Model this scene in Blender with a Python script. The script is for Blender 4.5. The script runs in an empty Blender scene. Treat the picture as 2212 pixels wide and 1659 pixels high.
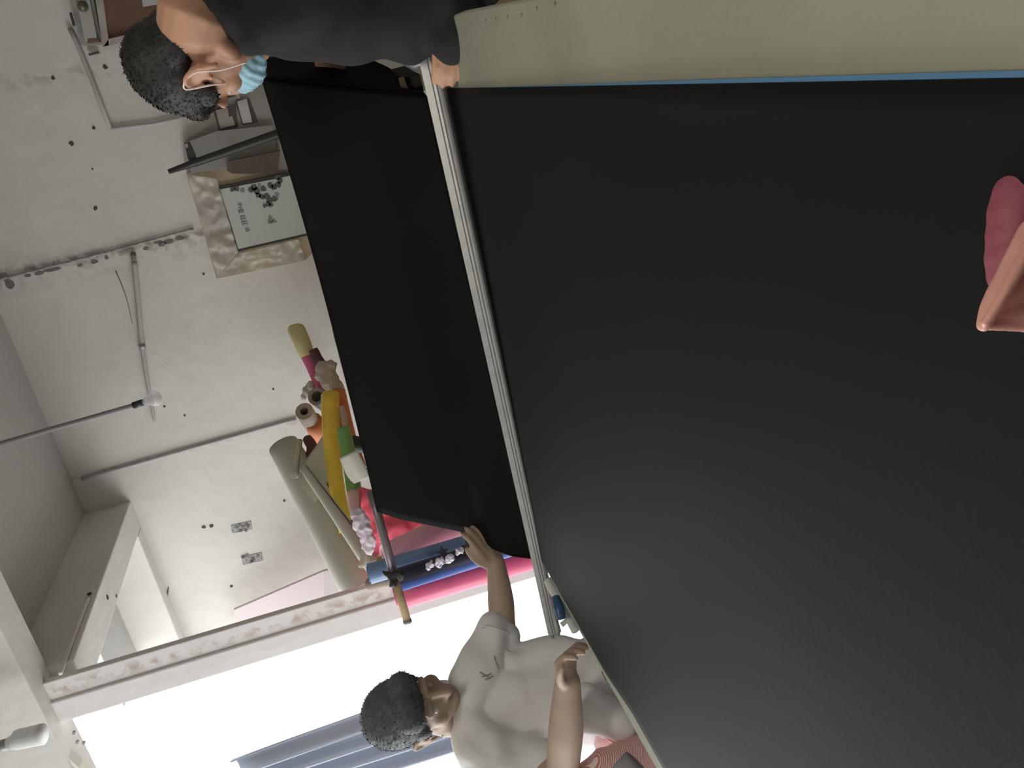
import bpy, bmesh, math, random
import numpy as np
from mathutils import Vector, Matrix, noise
random.seed(7)
S = bpy.context.scene
COL = S.collection
# ------------------------------------------------------------------ camera
F = 1729.0; HC = 1.22
def nrm(a): a = np.array(a, float); return a / np.linalg.norm(a)
_X = nrm((4153, 722, 1729)); _Y = nrm((632, 506, -1729)); _Z = nrm(np.cross(_X, _Y)); _Y = nrm(np.cross(_Z, _X))
M = np.array([_X, _Y, _Z]); CAM = np.array([0, 0, HC])
cd = bpy.data.cameras.new('camera'); cam = bpy.data.objects.new('camera', cd); COL.objects.link(cam)
cd.sensor_fit = 'HORIZONTAL'; cd.sensor_width = 36; cd.lens = F / 2212 * 36; cd.clip_start = 0.02
R = np.column_stack([-M[:, 1], M[:, 0], M[:, 2]])
mw = Matrix.Identity(4)
for i in range(3):
    for j in range(3): mw[i][j] = float(R[i, j])
    mw[i][3] = float(CAM[i])
cam.matrix_world = mw; S.camera = cam
# ------------------------------------------------------------------ light
w = bpy.data.worlds.new('world'); S.world = w; w.use_nodes = True
bg = w.node_tree.nodes['Background']; bg.inputs[0].default_value = (0.97, 0.985, 1.0, 1); bg.inputs[1].default_value = 2.6
def area(name, loc, rot, sx, sy, power, col=(1, 1, 1)):
    l = bpy.data.lights.new(name, 'AREA'); l.shape = 'RECTANGLE'; l.size = sx; l.size_y = sy; l.energy = power; l.color = col
    o = bpy.data.objects.new(name, l); COL.objects.link(o); o.location = loc; o.rotation_euler = rot
    return o
area('added_left_fill', (-4.0, 0.1, 1.7), (0, math.radians(-90), 0), 1.6, 1.6, 26, (.97, .99, 1))  # added fill from the left, brightens column, beam and shirt; no window modelled
area('added_overhead_fill', (0.2, 0.2, 2.85), (0, 0, 0), 1.2, 0.3, 13, (1, 0.92, 0.80))  # added warm fill above the camera, no fixture there
S.view_settings.view_transform = 'Standard'; S.view_settings.look = 'None'
S.view_settings.exposure = 0.5; S.view_settings.gamma = 1.0; S.view_settings.use_curve_mapping = False

# ------------------------------------------------------------------ helpers
def ray(px, py): return M @ np.array([(1659 - py - 829.5) / F, -(px - 1106) / F, -1.0])
def P(px, py, z): return Vector(CAM + ray(px, py) * z)          # pixel + depth -> point
def PL(px, py, ax, val):                                       # pixel -> point on an axis plane
    d = ray(px, py); return Vector(CAM + d * ((val - CAM[ax]) / d[ax]))
def D(x, y, z): return Vector(M @ np.array([x, y, z]))          # direction from picture-upright axes

MATS = {}
def mat(name, col, rough=0.6, var=0.0, scale=8, bump=0.0, bscale=60, metal=0.0, col2=None, stretch=None, sheen=0, emit=None, alpha=1, trans=0, detail=4, spec=None):
    if name in MATS: return MATS[name]
    m = bpy.data.materials.new(name); m.use_nodes = True; nt = m.node_tree; b = nt.nodes['Principled BSDF']
    b.inputs['Base Color'].default_value = (*col, 1); b.inputs['Roughness'].default_value = rough; b.inputs['Metallic'].default_value = metal
    if spec is not None: b.inputs['Specular IOR Level'].default_value = spec
    if sheen: b.inputs['Sheen Weight'].default_value = sheen
    if alpha < 1: b.inputs['Alpha'].default_value = alpha
    if trans: b.inputs['Transmission Weight'].default_value = trans
    if emit: b.inputs['Emission Color'].default_value = (*emit[0], 1); b.inputs['Emission Strength'].default_value = emit[1]
    tc = nt.nodes.new('ShaderNodeTexCoord'); mp = nt.nodes.new('ShaderNodeMapping')
    nt.links.new(tc.outputs['Object'], mp.inputs[0])
    if stretch: mp.inputs['Scale'].default_value = stretch
    if var or col2:
        n = nt.nodes.new('ShaderNodeTexNoise'); n.inputs['Scale'].default_value = scale; n.inputs['Detail'].default_value = detail
        nt.links.new(mp.outputs[0], n.inputs['Vector'])
        r = nt.nodes.new('ShaderNodeValToRGB'); r.color_ramp.elements[0].position = 0.35; r.color_ramp.elements[1].position = 0.68
        c2 = col2 if col2 else tuple(c * (1 - var) for c in col)
        r.color_ramp.elements[0].color = (*c2, 1); r.color_ramp.elements[1].color = (*(col if col2 else tuple(min(1, c * (1 + var * .4)) for c in col)), 1)
        nt.links.new(n.outputs['Fac'], r.inputs[0]); nt.links.new(r.outputs[0], b.inputs['Base Color'])
    if bump:
        n2 = nt.nodes.new('ShaderNodeTexNoise'); n2.inputs['Scale'].default_value = bscale; n2.inputs['Detail'].default_value = 5
        nt.links.new(mp.outputs[0], n2.inputs['Vector'])
        bp = nt.nodes.new('ShaderNodeBump'); bp.inputs['Strength'].default_value = bump; bp.inputs['Distance'].default_value = 0.01
        nt.links.new(n2.outputs['Fac'], bp.inputs['Height']); nt.links.new(bp.outputs[0], b.inputs['Normal'])
    MATS[name] = m; return m

def wall_mat(name, col, bands, dirt=(0.16, 0.12, 0.10)):
    """plaster with grimy runs: bands = (axis, centre, halfwidth, amount, noise scale)"""
    m = bpy.data.materials.new(name); m.use_nodes = True; nt = m.node_tree; b = nt.nodes['Principled BSDF']; L = nt.links.new
    b.inputs['Roughness'].default_value = 0.85
    tc = nt.nodes.new('ShaderNodeTexCoord'); sp = nt.nodes.new('ShaderNodeSeparateXYZ'); L(tc.outputs['Object'], sp.inputs[0])
    n = nt.nodes.new('ShaderNodeTexNoise'); n.inputs['Scale'].default_value = 1.8; n.inputs['Detail'].default_value = 6; L(tc.outputs['Object'], n.inputs['Vector'])
    r = nt.nodes.new('ShaderNodeValToRGB'); r.color_ramp.elements[0].position = .3; r.color_ramp.elements[1].position = .7
    r.color_ramp.elements[0].color = (*[c * .9 for c in col], 1); r.color_ramp.elements[1].color = (*col, 1); L(n.outputs['Fac'], r.inputs[0])
    last = r.outputs[0]
    def mth(op, a, bb, cl=False):
        q = nt.nodes.new('ShaderNodeMath'); q.operation = op; q.use_clamp = cl
        for i, v in enumerate((a, bb)):
            if hasattr(v, 'links'): L(v, q.inputs[i])
            else: q.inputs[i].default_value = v
        return q.outputs[0]
    for ax, c, hw, amt, sc in bands:
        d = mth('ABSOLUTE', mth('SUBTRACT', sp.outputs[ax], c), 0)
        k = mth('SUBTRACT', 1.0, mth('DIVIDE', d, hw), True)
        nn = nt.nodes.new('ShaderNodeTexNoise'); nn.inputs['Scale'].default_value = sc; nn.inputs['Detail'].default_value = 5; L(tc.outputs['Object'], nn.inputs['Vector'])
        st = mth('MULTIPLY', mth('SUBTRACT', nn.outputs['Fac'], .47, True), 9.0, True)
        f = mth('MULTIPLY', mth('MULTIPLY', k, st, True), amt, True)
        mx = nt.nodes.new('ShaderNodeMixRGB'); L(f, mx.inputs[0]); L(last, mx.inputs[1]); mx.inputs[2].default_value = (*dirt, 1); last = mx.outputs[0]
    L(last, b.inputs['Base Color'])
    n2 = nt.nodes.new('ShaderNodeTexNoise'); n2.inputs['Scale'].default_value = 14; L(tc.outputs['Object'], n2.inputs['Vector'])
    bp = nt.nodes.new('ShaderNodeBump'); bp.inputs['Strength'].default_value = .25; bp.inputs['Distance'].default_value = .02; L(n2.outputs['Fac'], bp.inputs['Height']); L(bp.outputs[0], b.inputs['Normal'])
    MATS[name] = m; return m

def mesh_obj(name, bm, m, parent=None, smooth=False, bevel=0):
    me = bpy.data.meshes.new(name)
    bmesh.ops.recalc_face_normals(bm, faces=bm.faces)
    bm.to_mesh(me); bm.free()
    if smooth:
        for p in me.polygons: p.use_smooth = True
    o = bpy.data.objects.new(name, me); COL.objects.link(o)
    if m: me.materials.append(m)
    if parent:
        o.parent = parent; o.matrix_parent_inverse = Matrix.Translation(-parent.location)
    if bevel:
        md = o.modifiers.new('bevel', 'BEVEL'); md.width = bevel; md.segments = 2; md.limit_method = 'ANGLE'
    return o
def tag(o, label, cat, group=None):
    o['label'] = label; o['category'] = cat
    if group: o['group'] = group
    return o
def thing(name, label, cat, loc=(0, 0, 0), group=None):
    o = bpy.data.objects.new(name, None); COL.objects.link(o); o.location = loc; o.empty_display_size = .05
    return tag(o, label, cat, group)
def struct(o): o['kind'] = 'structure'; return o
def add_box(bm, x0, x1, y0, y1, z0, z1):
    v = [bm.verts.new((x, y, z)) for x in (x0, x1) for y in (y0, y1) for z in (z0, z1)]
    for f in ((0, 1, 3, 2), (4, 6, 7, 5), (0, 4, 5, 1), (2, 3, 7, 6), (0, 2, 6, 4), (1, 5, 7, 3)): bm.faces.new([v[i] for i in f])
def box(name, b, m, parent=None, bevel=0.003):
    bm = bmesh.new(); add_box(bm, *b); return mesh_obj(name, bm, m, parent, bevel=bevel)
def add_slab(bm, pts, n, t):
    """polygon extruded by t along n"""
    n = Vector(n).normalized() * t
    a = [bm.verts.new(p) for p in pts]; b = [bm.verts.new(Vector(p) + n) for p in pts]
    bm.faces.new(a); bm.faces.new(list(reversed(b)))
    for i in range(len(a)): bm.faces.new((a[i], b[i], b[(i + 1) % len(a)], a[(i + 1) % len(a)]))
def slab(name, pts, n, t, m, parent=None, bevel=0.001):
    bm = bmesh.new(); add_slab(bm, pts, n, t); return mesh_obj(name, bm, m, parent, bevel=bevel)
def onwall(name, pix, Y, t, m, parent=None, bevel=0.001):
    """flat piece facing the camera at depth Y, thickness going back to the wall"""
    return slab(name, [PL(x, y, 1, Y) for x, y in pix], (0, 1, 0), t, m, parent, bevel)
def frame_of(t):
    t = t.normalized(); a = Vector((0, 0, 1)) if abs(t.z) < .9 else Vector((1, 0, 0))
    u = t.cross(a).normalized(); return u, t.cross(u).normalized()
def smooth_path(pts, k=6):
    pts = [Vector(p) for p in pts]
    if len(pts) < 3: return pts
    out = []
    for i in range(len(pts) - 1):
        p0 = pts[max(i - 1, 0)]; p1 = pts[i]; p2 = pts[i + 1]; p3 = pts[min(i + 2, len(pts) - 1)]
        for j in range(k):
            t = j / k
            out.append(.5 * ((2 * p1) + (p2 - p0) * t + (2 * p0 - 5 * p1 + 4 * p2 - p3) * t * t + (3 * p1 - p0 - 3 * p2 + p3) * t ** 3))
    out.append(pts[-1]); return out
def add_tube(bm, pts, r, seg=12, caps=True, wob=0):
    n = len(pts); rs = r if isinstance(r, (list, tuple)) else [r, r]
    rings = []; u = None
    for i, p in enumerate(pts):
        t = (pts[min(i + 1, n - 1)] - pts[max(i - 1, 0)]).normalized()
        if u is None: u, v = frame_of(t)
        else:
            u = (u - t * u.dot(t)).normalized(); v = t.cross(u)
        q = i / max(1, n - 1) * (len(rs) - 1); a = min(int(q), len(rs) - 2); rr = rs[a] + (rs[a + 1] - rs[a]) * (q - a)
        rings.append([bm.verts.new(p + (u * math.cos(k / seg * 6.2832) + v * math.sin(k / seg * 6.2832)) * rr * (1 + wob * noise.noise(p * 9 + Vector((k, 0, 0))))) for k in range(seg)])
    for a, b in zip(rings, rings[1:]):
        for k in range(seg): bm.faces.new((a[k], a[(k + 1) % seg], b[(k + 1) % seg], b[k]))
    if caps: bm.faces.new(rings[0]); bm.faces.new(list(reversed(rings[-1])))
    return rings
def tube(name, pts, r, m, parent=None, seg=12, smoothp=True, wob=0):
    bm = bmesh.new(); add_tube(bm, smooth_path(pts) if smoothp else [Vector(p) for p in pts], r, seg, wob=wob)
    return mesh_obj(name, bm, m, parent, smooth=True)
def roll_mesh(bm, a, b, r0, r1, turns=2.2, th=0.0015, seg=22, nl=8, bend=None):
    """a rolled sheet: a spiral extruded from a to b"""
    a = Vector(a); b = Vector(b); t = (b - a); u, v = frame_of(t)
    N = int(seg * turns); grid = []
    for i in range(nl + 1):
        s = i / nl; c = a + t * s + (Vector(bend) * math.sin(s * math.pi) if bend else Vector())
        R0 = r0 + (r1 - r0) * s; row = []
        for k in range(N + 1):
            ang = k / seg * 6.2832; rr = R0 * (1 - .35 * (1 - k / N)) if turns > 1 else R0
            row.append(c + (u * math.cos(ang) + v * math.sin(ang)) * rr)
        grid.append(row)
    vs = [[bm.verts.new(p) for p in row] for row in grid]
    for i in range(nl):
        for k in range(N): bm.faces.new((vs[i][k], vs[i][k + 1], vs[i + 1][k + 1], vs[i + 1][k]))
def roll(name, a, b, r0, r1, m, label, cat='roll', group=None, turns=2.2, bend=None, parent=None, th=0.0015):
    bm = bmesh.new(); roll_mesh(bm, a, b, r0, r1, turns, th, bend=bend)
    o = mesh_obj(name, bm, m, parent, smooth=True)
    md = o.modifiers.new('thick', 'SOLIDIFY'); md.thickness = th; md.offset = 0
    if not parent: tag(o, label, cat, group)
    return o
def patch(name, corners, m, nu=14, nv=14, bulge=0.0, bn=(0, -1, 0), wrinkle=0.0, wscale=8, th=0.002, parent=None, fn=None):
    """corners: p00,p10,p11,p01"""
    p00, p10, p11, p01 = [Vector(c) for c in corners]; bm = bmesh.new(); g = []
    for j in range(nv + 1):
        row = []
        for i in range(nu + 1):
            u = i / nu; v = j / nv
            p = fn(u, v) if fn else (p00 * (1 - u) + p10 * u) * (1 - v) + (p01 * (1 - u) + p11 * u) * v
            p = p + Vector(bn) * bulge * math.sin(u * math.pi) * math.sin(v * math.pi)
            if wrinkle: p = p + Vector(bn) * wrinkle * noise.fractal(p * wscale, 1, 2, 3)
            row.append(bm.verts.new(p))
        g.append(row)
    for j in range(nv):
        for i in range(nu): bm.faces.new((g[j][i], g[j][i + 1], g[j + 1][i + 1], g[j + 1][i]))
    o = mesh_obj(name, bm, m, parent, smooth=True)
    md = o.modifiers.new('thick', 'SOLIDIFY'); md.thickness = th; md.offset = -1
    return o

# --- solid modelling for bodies and cloth: overlapping blobs fused by a voxel remesh
class Blob:
    def __init__(s): s.bm = bmesh.new()
    def ell(s, c, r, rot=None, seg=20):
        mtx = Matrix.Translation(Vector(c)) @ (rot.to_4x4() if rot else Matrix.Identity(4)) @ Matrix.Diagonal((*r, 1))
        bmesh.ops.create_uvsphere(s.bm, u_segments=seg, v_segments=seg // 2 + 2, radius=1, matrix=mtx)
    def chain(s, pts, rs, flat=None, seg=16, k=5):
        """tapered limb with round ends; flat=(direction, factor) squeezes the section along a direction"""
        P_ = smooth_path(pts, k) if len(pts) > 2 else [Vector(pts[0]).lerp(Vector(pts[1]), i / 6) for i in range(7)]
        n = len(P_); pr = []
        for i in range(n):
            q = i / (n - 1) * (len(rs) - 1); a = min(int(q), len(rs) - 2); x = q - a; x = x * x * (3 - 2 * x) * .5 + x * .5
            pr.append(rs[a] + (rs[a + 1] - rs[a]) * x)
        t0 = (P_[1] - P_[0]).normalized(); t1 = (P_[-1] - P_[-2]).normalized()
        full = []
        for a in (80, 60, 40, 20): full.append((P_[0] - t0 * pr[0] * math.sin(math.radians(a)), pr[0] * math.cos(math.radians(a)), t0))
        for i in range(n):
            t = (P_[min(i + 1, n - 1)] - P_[max(i - 1, 0)]).normalized(); full.append((P_[i], pr[i], t))
        for a in (20, 40, 60, 80): full.append((P_[-1] + t1 * pr[-1] * math.sin(math.radians(a)), pr[-1] * math.cos(math.radians(a)), t1))
        rings = []; u = None
        for c, r, t in full:
            if u is None: u, v = frame_of(t)
            else: u = (u - t * u.dot(t)).normalized(); v = t.cross(u)
            ring = []
            for j in range(seg):
                off = (u * math.cos(j / seg * 6.2832) + v * math.sin(j / seg * 6.2832)) * r
                if flat:
                    fd = Vector(flat[0]).normalized(); off = off - fd * off.dot(fd) * (1 - flat[1])
                ring.append(s.bm.verts.new(c + off))
            rings.append(ring)
        for a, b in zip(rings, rings[1:]):
            for j in range(seg): s.bm.faces.new((a[j], a[(j + 1) % seg], b[(j + 1) % seg], b[j]))
        s.bm.faces.new(list(reversed(rings[0]))); s.bm.faces.new(rings[-1])
    def build(s, name, m, parent=None, voxel=.006, smooth=6, fold=0, fscale=9, cut=None, factor=.5, foldfn=None):
        me = bpy.data.meshes.new('tmp'); bmesh.ops.recalc_face_normals(s.bm, faces=s.bm.faces); s.bm.to_mesh(me); s.bm.free()
        o = bpy.data.objects.new('tmp', me); COL.objects.link(o)
        md = o.modifiers.new('r', 'REMESH'); md.mode = 'VOXEL'; md.voxel_size = voxel
        if smooth: sm = o.modifiers.new('s', 'SMOOTH'); sm.iterations = smooth; sm.factor = factor
        dg = bpy.context.evaluated_depsgraph_get(); ev = o.evaluated_get(dg); me2 = bpy.data.meshes.new_from_object(ev)
        bpy.data.objects.remove(o); bpy.data.meshes.remove(me)
        bm = bmesh.new(); bm.from_mesh(me2); bpy.data.meshes.remove(me2)
        if cut:
            for co, no in cut:
                r = bmesh.ops.bisect_plane(bm, geom=bm.verts[:] + bm.edges[:] + bm.faces[:], plane_co=co, plane_no=no, clear_outer=True)
                eds = [e for e in bm.edges if e.is_boundary]
                bmesh.ops.holes_fill(bm, edges=eds)
        if fold or foldfn:
            bm.normal_update()
            for v in bm.verts:
                d = 0
                if fold: d += fold * (1 - abs(noise.noise(v.co * fscale)) * 2 - .5 + .4 * noise.noise(v.co * fscale * 2.3))
                if foldfn: d += foldfn(v.co)
                v.co += v.normal * d
        return mesh_obj(name, bm, m, parent, smooth=True)

# ------------------------------------------------------------------ materials
M_wall = wall_mat('wall_plaster', (0.66, 0.635, 0.585), [(0, -0.575, .035, .75, 26), (0, -0.60, .10, .35, 17), (0, -1.66, .02, .35, 20), (0, 0.22, .05, .35, 18)])
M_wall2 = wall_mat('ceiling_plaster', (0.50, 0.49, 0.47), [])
M_col = wall_mat('column_plaster', (0.78, 0.745, 0.72), [(0, -1.93, .04, .75, 16)], dirt=(.42, .31, .25))
M_beam = wall_mat('beam_plaster', (0.72, 0.70, 0.65), [])
M_floor = mat('floor_concrete', (.10, .10, .095), .7, var=.3, scale=5, bump=.2)
M_out = mat('balcony_concrete', (.75, .75, .74), .8, var=.1)
M_black = mat('black_vinyl', (.0058, .0063, .0061), .62, var=.15, scale=3, bump=.04, bscale=150, spec=.13)
M_black2 = mat('black_vinyl_back_shade', (.004, .004, .004), .8, spec=.1)  # darker black for the folded-back end, its shade set in the colour
M_cream = mat('cream_board', (.27, .27, .205), .65, var=.12, scale=4, bump=.1)
M_alu = mat('brushed_aluminium', (.44, .44, .42), .42, metal=.3, var=.12, scale=30)
M_alud = mat('grey_groove', (.16, .16, .16), .6)
M_steel = mat('grey_steel', (.32, .32, .31), .45, metal=.4)
M_skinA = mat('skin_pale', (.46, .34, .26), .55, var=.12, scale=14)
M_skinB = mat('skin_warm', (.50, .27, .17), .55, var=.14, scale=14)
M_hairA = mat('hair_glare_grey', (.085, .098, .098), .6, var=.12, scale=60)  # dark hair, greyed in its colour to stand for the glare
M_hairB = mat('hair_black', (.014, .012, .010), .6, var=.3, scale=60)
M_tee = mat('white_cotton', (.82, .81, .80), .85, var=.05, scale=6, bump=.25, bscale=25, sheen=.2)
M_shirtB = mat('black_cotton', (.0135, .013, .0128), .9, var=.25, scale=7, bump=.3, bscale=30)
M_trouB = mat('dark_trousers', (.012, .012, .014), .85)
M_mask = mat('mask_blue', (.36, .60, .70), .75, var=.1, scale=20, bump=.3, bscale=40)
M_maskw = mat('mask_white', (.75, .76, .74), .75)
M_string = mat('mask_cord', (.85, .68, .62), .7)
M_eye = mat('eye', (.6, .58, .55), .25)
M_lip = mat('lip', (.38, .17, .14), .5)
M_dark = mat('dark_plastic', (.03, .03, .028), .5)
M_blue = mat('blue_plastic', (.035, .09, .20), .4)
M_bluefilm = mat('blue_backing', (.10, .24, .42), .5)
M_white = mat('white_paint', (.78, .79, .77), .5)
M_curtain = mat('blue_grey_curtain', (.42, .47, .56), .8, var=.1, scale=3, stretch=(6, 6, .5))
M_wood = mat('pale_wood', (.62, .47, .27), .6, var=.2, scale=10, stretch=(4, 4, .6))
M_brown = mat('brown_board', (.16, .085, .05), .7, var=.2, scale=5)

# ------------------------------------------------------------------ the setting
YB = 4.2; ZC = 2.73
struct(box('wall_back', (-2.95, 2.4, YB, YB + .12, 0, 3.0), M_wall))
struct(box('wall_right', (2.4, 2.52, -2.2, YB + .12, 0, 3.1), M_wall))
struct(box('wall_front', (-4.2, 2.52, -2.32, -2.2, 0, 3.1), M_wall))
struct(box('wall_left', (-4.2, -4.08, -2.2, -.9, 0, 3.1), M_wall))
struct(box('floor', (-4.2, 2.52, -2.32, YB + .12, -.1, 0), M_floor))
struct(box('ceiling_alcove', (-2.1, 2.4, 2.8, YB, ZC, ZC + .1), M_wall2))
struct(box('ceiling_alcove_end', (-2.74, -2.1, 3.68, YB, ZC, ZC + .1), M_wall2))
struct(box('ceiling_front', (-4.2, 2.52, -2.32, 2.75, 3.0, 3.1), M_wall2))
struct(box('trim_column', (-2.07, -1.97, 2.8, 2.85, 0, 2.61), M_col, bevel=.006))
struct(box('trim_column_stained', (-1.972, -1.885, 2.812, 2.842, 0, 2.605), M_col, bevel=.004))
struct(box('trim_beam_cross', (-4.2, 2.4, 2.72, 2.9, 2.6, 3.02), M_beam, bevel=.006))
struct(box('trim_beam_long', (-2.03, -1.865, 2.88, YB, 2.5, ZC + .01), M_beam, bevel=.006))
struct(box('trim_ledge_back', (-2.95, -2.03, YB - .1, YB + .01, 2.5, ZC + .01), M_beam, bevel=.006))
struct(box('balcony_floor', (-9, -4.2, -4, 9, -.15, -.05), M_out))
# cream wall piece with bolts under the cross beam; slanted edge shaped to the glow
infill = struct(slab('trim_infill', [Vector((-2.07, 2.74, 2.62)), Vector((-2.07, 2.74, 2.655 - .02)), PL(96, 1592, 1, 2.74), PL(172, 1659, 1, 2.74), PL(250, 1760, 1, 2.74), Vector((-3.4, 2.74, 2.62))][1:], (0, 1, 0), .05, mat('cream_infill', (.78, .77, .66), .8)))
for bx, by in ((160, 1582), (167, 1602), (181, 1604)):
    p = PL(bx, by, 1, 2.738)
    bm = bmesh.new(); add_tube(bm, [p + Vector((0, -.006, 0)), p + Vector((0, .004, 0))], [.006, .006], 8); mesh_obj('bolt', bm, M_steel, infill)
# holes and nails in the plaster
def dab(name, px, py, r, m, parent, Y=YB, n=9, stretch=(1, 1)):
    c = PL(px, py, 1, Y); pts = []
    for k in range(n):
        a = k / n * 6.2832; rr = r * (.75 + .5 * random.random())
        pts.append(c + Vector((math.cos(a) * rr * stretch[0], 0, math.sin(a) * rr * stretch[1])))
    pts = [p + Vector((0, -.0025, 0)) for p in pts]
    return slab(name, pts, (0, 1, 0), .002, m, parent, bevel=0)
wallb = bpy.data.objects['wall_back']
M_grime = mat('grime', (.20, .18, .16), .9, var=.4, scale=90)
M_holes = mat('nail_hole', (.07, .06, .055), .9)
for (x, y, r) in ((440, 592, .006), (206, 450, .010), (155, 310, .011), (203, 276, .008), (355, 878, .006), (399, 897, .005), (590, 840, .006), (115, 168, .008), (200, 365, .004), (440, 1138, .011), (457, 1136, .010), (614, 1081, .008), (500, 1266, .008), (228, 145, .010)):
    dab('nail_hole', x, y, r, M_holes, wallb)
for (x, y, r, sx, sz) in ((365, 522, .016, .8, 1.6), (350, 528, .014, .7, 1.5), (388, 515, .016, .7, 1.6), (340, 524, .010, .6, 2), (230, 556, .009, 1, 1), (205, 565, .012, .8, 1.3), (172, 573, .010, .7, 1.2), (110, 583, .018, .5, 2.2), (20, 612, .02, 1.2, 1), (85, 590, .012, .8, 1.5), (60, 595, .010, .8, 1.3), (287, 550, .012, .8, 1.2), (315, 537, .010, .8, 1.5)):
    dab('plaster_stain', x, y, r, M_grime, wallb, stretch=(sx, sz))
for (px, py, a) in ((520, 1139, 0), (543, 1207, 0)):       # two old fixing plates left in the wall
    pl_ = mat('old_plate', (.36, .36, .34), .8, var=.5, scale=60)
    q = onwall('fixing_plate', [(px - 22, py - 4), (px + 22, py - 14), (px + 25, py + 4), (px - 18, py + 14)], YB - .003, .003, pl_, wallb)
    for k in range(7): dab('plaster_stain', px + random.uniform(-20, 20), py + random.uniform(-8, 8), .009, M_grime, wallb, Y=YB - .004)
for pts in (((364, 1268), (360, 1300), (358, 1318)),):
    tube('crack', [PL(x, y, 1, YB - .001) for x, y in pts], [.003, .008, .002], M_grime, wallb, 6)
for pts in (((358, 1318), (352, 1350), (350, 1395)),):
    tube('crack', [PL(x, y, 1, YB - .001) for x, y in pts], [.0015, .0015], M_grime, wallb, 6)
for pts in (((250, 585), (272, 640), (286, 700)),):
    tube('crack', [PL(x, y, 1, YB - .001) for x, y in pts], [.003, .002, .001], M_grime, wallb, 6)
for (x, y, r) in ((193, 1283, .010), ):
    c = PL(x, y, 0, -1.86); bm = bmesh.new(); add_tube(bm, [c, c + Vector((.003, 0, 0))], [r, r], 8); mesh_obj('nail_hole', bm, M_holes, bpy.data.objects['trim_beam_long'])
for (x, y, r) in ((233, 1290, .012), (252, 1287, .008)):
    c = PL(x, y, 2, 2.498); bm = bmesh.new(); add_tube(bm, [c, c + Vector((0, 0, .003))], [r, r], 8); mesh_obj('nail_hole', bm, M_holes, bpy.data.objects['trim_beam_long'])
tube('cable', [PL(191, 1292, 0, -1.858), PL(165, 1360, 0, -1.858), PL(130, 1455, 0, -1.858)], .008, M_beam, bpy.data.objects['trim_beam_long'], 8)
# pinkish board leaning behind the column
q = slab('leaning_board', [PL(505, 1318, 1, 4.05), PL(700, 1234, 1, 3.9), PL(860, 1200, 1, 3.9), Vector((-2.35, 3.8, .01)), Vector((-2.75, 3.8, .01)), PL(700, 1360, 1, 3.9), PL(508, 1400, 1, 4.05)], (0, 1, 0), .02, mat('pinkish_board', (.60, .52, .52), .8))
tag(q, 'pinkish white board leaning in the corner behind the stained column', 'board')

# conduits, hanging bulb, pipe
t = tube('wall_conduit', [PL(0, 605, 1, YB - .012) + Vector((0, 0, .1)), PL(200, 553, 1, YB - .012), PL(418, 494, 1, YB - .012)], .006, mat('conduit_grimy', (.36, .33, .32), .7, var=.4, scale=30), seg=8)
tag(t, 'grimy painted cable running straight down the back wall above the plastic-wrapped picture', 'cable')
t = tube('wall_conduit', [PL(176, 1035, 1, YB - .012), PL(400, 972, 1, YB - .012), PL(640, 905, 1, YB - .012)], .009, mat('conduit_grey', (.40, .38, .38), .7), seg=8)
tag(t, 'thin grey conduit from the ceiling corner down to the stored rolls', 'conduit')
t = thing('wall_pipe', 'thin bare diagonal rod on the wall passing behind the hanging bulb', 'rod', PL(290, 570, 1, YB - .02))
tube('rod', [PL(290, 566, 1, YB - .02), PL(297, 640, 1, YB - .02), PL(307, 747, 1, YB - .02), PL(321, 840, 1, YB - .02), PL(334, 912, 1, YB - .02)], [.013, .012, .011, .009, .006], mat('rod_grey', (.42, .40, .38), .6), t, 10)
tube('rod_joint', [PL(306, 743, 1, YB - .02), PL(308, 753, 1, YB - .02)], .016, M_steel, t, 10, smoothp=False)
tube('rod_tip', [PL(288, 545, 1, YB - .02), PL(289, 562, 1, YB - .02)], .010, M_grime, t, 10, smoothp=False)
bz = 3.3
t = thing('hanging_bulb', 'clear light bulb hanging from the ceiling on a long grey cord', 'light bulb', P(300, 872, bz))
tube('cord', [P(-60, 976, bz - .12), P(100, 930, bz - .05), P(295, 874, bz)], .0105, mat('cord_grey', (.25, .24, .23), .7), t, 8)
tube('socket', [P(288, 876, bz), P(309, 869, bz)], .014, M_dark, t, 14, smoothp=False)
def lathe(name, a, d, prof, m, parent, seg=20):
    bm = bmesh.new(); d = d.normalized(); u, v = frame_of(d); rings = []
    for s, r in prof: rings.append([bm.verts.new(a + d * s + (u * math.cos(k / seg * 6.2832) + v * math.sin(k / seg * 6.2832)) * r) for k in range(seg)])
    for A, B in zip(rings, rings[1:]):
        for k in range(seg): bm.faces.new((A[k], A[(k + 1) % seg], B[(k + 1) % seg], B[k]))
    bm.faces.new(rings[0]); bm.faces.new(list(reversed(rings[-1]))); return mesh_obj(name, bm, m, parent, smooth=True)
a = P(308, 869, bz); d = P(345, 858, bz) - a
lathe('glass_bulb', a, d, [(0, .012), (.012, .014), (.03, .024), (.045, .031), (.06, .032), (.073, .024), (.079, .010), (.080, .002)], mat('bulb_glass', (.72, .70, .70), .12, alpha=.45), t)

# fluorescent lamp holder at the far left under the beam
t = thing('lamp_holder', 'white plastic tube lamp end cap fixed below the beam above the bright opening', 'lamp', P(60, 1592, 2.75))
tube('end_cap', [P(30, 1598, 2.75), P(40, 1597, 2.75), P(92, 1586, 2.75)], [.028, .034, .036], M_white, t, 18)
tube('end_ring', [P(20, 1606, 2.75), P(60, 1590, 2.75)], [.022, .030], M_white, t, 18)
tube('dark_tube', [P(-30, 1620, 2.75), P(22, 1606, 2.75)], .020, M_steel, t, 14)

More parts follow.
